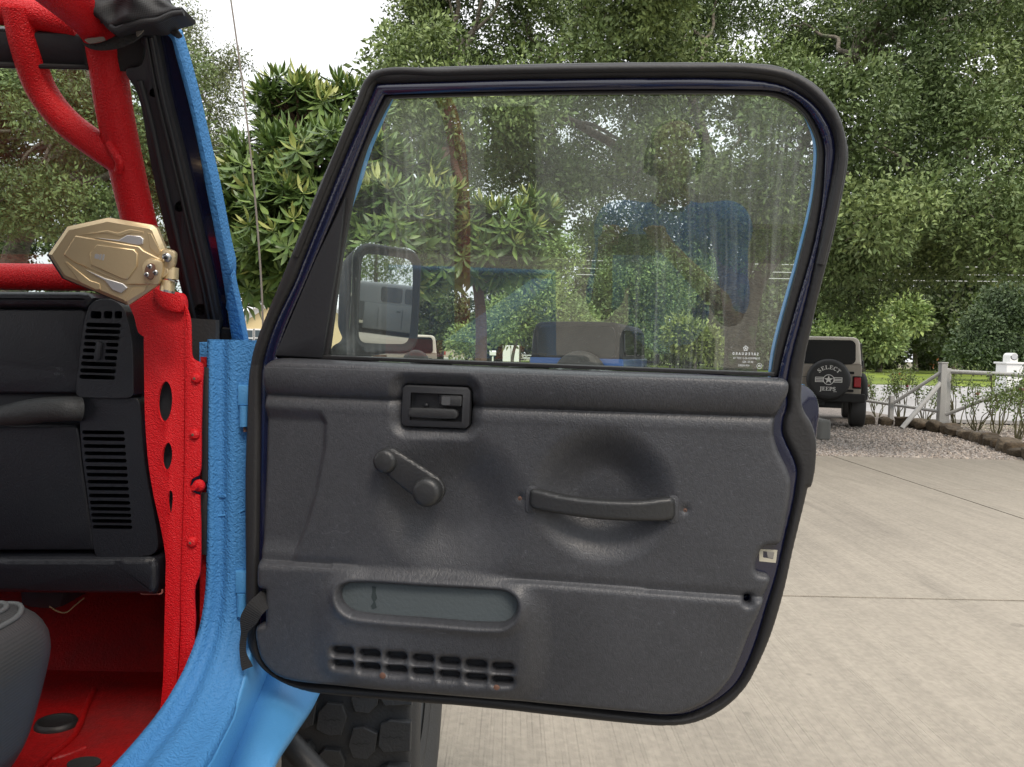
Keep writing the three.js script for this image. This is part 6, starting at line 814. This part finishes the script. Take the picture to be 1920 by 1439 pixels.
// ---------- the photographer, mirrored in the door glass ----------
{
  const o = thing('person', 'person in a blue polo shirt holding up a phone, mirrored in the door window', 'person', [0.08, 0, 0.5]), O = o.position;
  const J = (x, y, z) => V3(x - 0.08, y, z - 0.5), v = V3(), ab = V3();
  const cone = (p, a, b, ra, rb) => { ab.subVectors(b, a); const t = clamp(v.subVectors(p, a).dot(ab) / ab.lengthSq()); return v.copy(a).addScaledVector(ab, t).distanceTo(p) - lerp(ra, rb, t); };
  const smin = (a, b, k) => { const h = clamp(0.5 + 0.5 * (b - a) / k); return lerp(b, a, h) - k * h * (1 - h); };
  const field = (bones, k) => (x, y, z) => { const p = V3(x, y, z); let d = 1e3; for (const [a, b, r0, r1] of bones) d = smin(d, cone(p, a, b, r0, r1), k); return d; };
  const neck = J(0.08, 1.50, 0.47), head = J(0.085, 1.665, 0.42), chest = J(0.08, 1.30, 0.49), waist = J(0.08, 1.08, 0.50), hip = J(0.08, 0.94, 0.5);
  const sh = (s) => J(0.08 + s * 0.205, 1.40, 0.48), el = (s) => J(0.08 + s * 0.255, 1.09, 0.35), wr = (s) => J(s * 0.115, 1.375, 0.10), kn = (s) => J(0.08 + s * 0.11, 0.5, 0.47), an = (s) => J(0.08 + s * 0.13, 0.09, 0.52), hp = (s) => J(0.08 + s * 0.09, 0.9, 0.5);
  const torso = [[chest, waist, 0.155, 0.14], [waist, hip, 0.14, 0.15], [sh(-1), sh(1), 0.075, 0.075], [sh(-1), chest, 0.08, 0.13], [sh(1), chest, 0.08, 0.13]];
  const arms = [-1, 1].flatMap(s => [[sh(s), el(s), 0.06, 0.046], [el(s), wr(s), 0.046, 0.028]]), legs = [-1, 1].flatMap(s => [[hp(s), kn(s), 0.092, 0.06], [kn(s), an(s), 0.06, 0.042], [an(s), an(s).add(V3(0, -0.04, -0.16)), 0.045, 0.038]]);
  const hd = field([[head.clone().add(V3(0, 0.05, 0.03)), head.clone().add(V3(0, 0.0, 0.02)), 0.092, 0.088], [head.clone().add(V3(0, -0.03, -0.02)), head.clone().add(V3(0, -0.085, -0.045)), 0.07, 0.045], [head.clone().add(V3(0, 0.0, -0.085)), head.clone().add(V3(0, -0.035, -0.105)), 0.012, 0.017], ...[-1, 1].map(s => [head.clone().add(V3(s * 0.088, 0.02, 0.015)), head.clone().add(V3(s * 0.094, -0.03, 0.01)), 0.014, 0.01]), [head.clone().add(V3(0, -0.05, 0.03)), neck, 0.058, 0.06]], 0.025);
  const eyes = (x, y, z) => { const p = V3(x, y, z); let d = hd(x, y, z); for (const s of [-1, 1]) d = Math.max(d, -(p.distanceTo(head.clone().add(V3(s * 0.034, 0.01, -0.094))) - 0.016)); return Math.max(d, -cone(p, head.clone().add(V3(-0.022, -0.066, -0.095)), head.clone().add(V3(0.022, -0.066, -0.095)), 0.005, 0.005)); };
  // hands: palm and five fingers closed round the phone's ends
  const hand = (s) => { const w = wr(s), palm = J(s * 0.098, 1.405, 0.045), b = [[w, palm, 0.028, 0.03], [palm, palm.clone().add(V3(-s * 0.012, 0.03, -0.01)), 0.03, 0.026]]; const f = [[0.030, 0.040, 0.034], [0.012, 0.046, 0.038], [-0.006, 0.043, 0.036], [-0.024, 0.034, 0.03]]; f.forEach(([dy, l1, l2], i) => { const k0 = palm.clone().add(V3(s * 0.004, dy + 0.018, -0.018)), k1 = k0.clone().add(V3(-s * 0.004, 0.006, -l1 * 0.55)), k2 = k1.clone().add(V3(-s * l2 * 0.8, 0.002, -0.004)), k3 = k2.clone().add(V3(-s * 0.016, 0, 0.006)); b.push([k0, k1, 0.0095, 0.009], [k1, k2, 0.009, 0.008], [k2, k3, 0.008, 0.007]); }); const t0 = palm.clone().add(V3(-s * 0.006, 0.006, 0.012)), t1 = t0.clone().add(V3(-s * 0.03, 0.024, 0.012)), t2 = t1.clone().add(V3(-s * 0.028, 0.012, -0.008)); b.push([t0, t1, 0.012, 0.0105], [t1, t2, 0.0105, 0.0085]); return b; };
  const skin = std([0.27, 0.155, 0.105], 0.6), geo = [blob(field([...torso, ...arms, ...legs, [head, neck, 0.05, 0.06], [neck, chest, 0.06, 0.1]], 0.04), [-0.5, 0, -0.55], [0.5, 1.62, 0.35], 0.018), blob(eyes, [-0.14, 1.46, -0.26], [0.14, 1.84, 0.12], 0.006)];
  for (const s of [-1, 1]) { const c = J(s * 0.08, 1.42, 0.05); geo.push(blob(field(hand(s), 0.008), [c.x - 0.09, c.y - 0.09, c.z - 0.09], [c.x + 0.09, c.y + 0.1, c.z + 0.09], 0.004)); }
  const body = obj('body', geo, skin, o);
  const shirtF = field([...torso.map(([a, b, r, q]) => [a, b, r + 0.014, q + 0.014]), ...[-1, 1].map(s => [sh(s), sh(s).lerp(el(s), 0.86), 0.084, 0.078]), [neck.clone().add(V3(0, -0.06, 0.01)), chest, 0.078, 0.12]], 0.05);
  obj('polo_shirt', blob((x, y, z) => Math.max(shirtF(x, y, z) + 0.004 * Math.sin(y * 60 + x * 30) * 0.5, 0.9 - y), [-0.5, 0.86, -0.4], [0.5, 1.62, 0.3], 0.016), std([0.07, 0.24, 0.58], 0.9, { bumpMap: T.weave, bumpScale: 0.0005 }), body);
  obj('collar', (() => { const g = new THREE.TorusGeometry(0.066, 0.016, 8, 24, 5.4); g.rotateX(Math.PI / 2 + 0.25); g.rotateY(0.45 - Math.PI / 2 + Math.PI); g.translate(neck.x, neck.y - 0.01, neck.z); return boxUV(g); })(), std([0.03, 0.085, 0.24], 0.9), body);
  obj('trousers', blob(field([...legs.filter((_, i) => i % 3 < 2).map(([a, b, r, q]) => [a, b.clone().add(V3(0, 0, 0)), r + 0.02, q + 0.026]), [waist.clone().add(V3(0, -0.1, 0)), hip, 0.15, 0.165]], 0.04), [-0.35, 0.03, -0.3], [0.35, 1.06, 0.3], 0.018), std([0.03, 0.034, 0.045], 0.9), body);
  for (const s of [-1, 1]) obj('shoe', blob(field([[an(s).add(V3(0, -0.045, 0.05)), an(s).add(V3(0, -0.048, -0.17)), 0.05, 0.045]], 0.01), [an(s).x - 0.08, -0.01, an(s).z - 0.26], [an(s).x + 0.08, 0.13, an(s).z + 0.13], 0.012), std([0.05, 0.045, 0.04], 0.8), body);
  const hairF = (x, y, z) => { const p = V3(x, y, z); return Math.max(hd(x, y, z) - 0.012, -(p.z - head.z + 0.035 - 0.9 * Math.max(0, p.y - head.y - 0.045)), -(p.y - head.y + 0.06)); };
  obj('hair', blob(hairF, [-0.15, 1.55, -0.26], [0.15, 1.86, 0.14], 0.008), std([0.02, 0.015, 0.012], 0.8), body);
  const ph = obj('phone', [bx(0.152, 0.074, 0.008, 0, 0, 0, 0.0035)], std([0.02, 0.02, 0.022], 0.25)); ph.position.set(0.0, H - 0.022, 0.028); tag(ph, 'black phone held sideways in the hands of the person in blue', 'phone');
  for (const [x, y] of [[0, 0.022], [0.02, 0.022], [0.01, 0.008]]) { const g = new THREE.CylinderGeometry(0.007, 0.007, 0.003, 20); g.rotateX(Math.PI / 2); g.translate(x - 0.0, y, -0.005); obj('phone_lens', boxUV(g), M.darkGlass, ph); }
}
{ // low shop building behind the photographer, known only from reflections
  const o = thing('shop_building', 'low pale building with a brown roof behind the photographer', 'building', [2, 0, 9.5]), wall = std([0.66, 0.64, 0.60], 0.9, { bumpMap: T.fine, bumpScale: 0.002 }), brown = std([0.10, 0.055, 0.035], 0.85);
  obj('wall', bx(22, 3.2, 0.3, 0, 1.6, 2.2), wall, o); { const g = new THREE.BoxGeometry(23, 0.16, 2.2); g.rotateX(0.12); g.translate(0, 3.4, 2.6); obj('roof', boxUV(g), brown, o); }
  for (const x of [-9.5, 9.5]) { const w = part('window', o); obj('window_frame', bx(1.6, 1.3, 0.08, x, 1.7, 2.02), M.whitePaint, w); obj('pane', bx(1.4, 1.1, 0.04, x, 1.7, 1.98), M.darkGlass, w); }
  const d = part('shop_door', o); obj('panel', bx(1.0, 2.1, 0.08, -6.2, 1.05, 2.02), brown, d); obj('door_knob', (() => { const g = new THREE.SphereGeometry(0.04, 12, 8); g.translate(-6.55, 1.0, 1.94); return boxUV(g); })(), M.steel, d);
}
renderer.render(scene, camera);
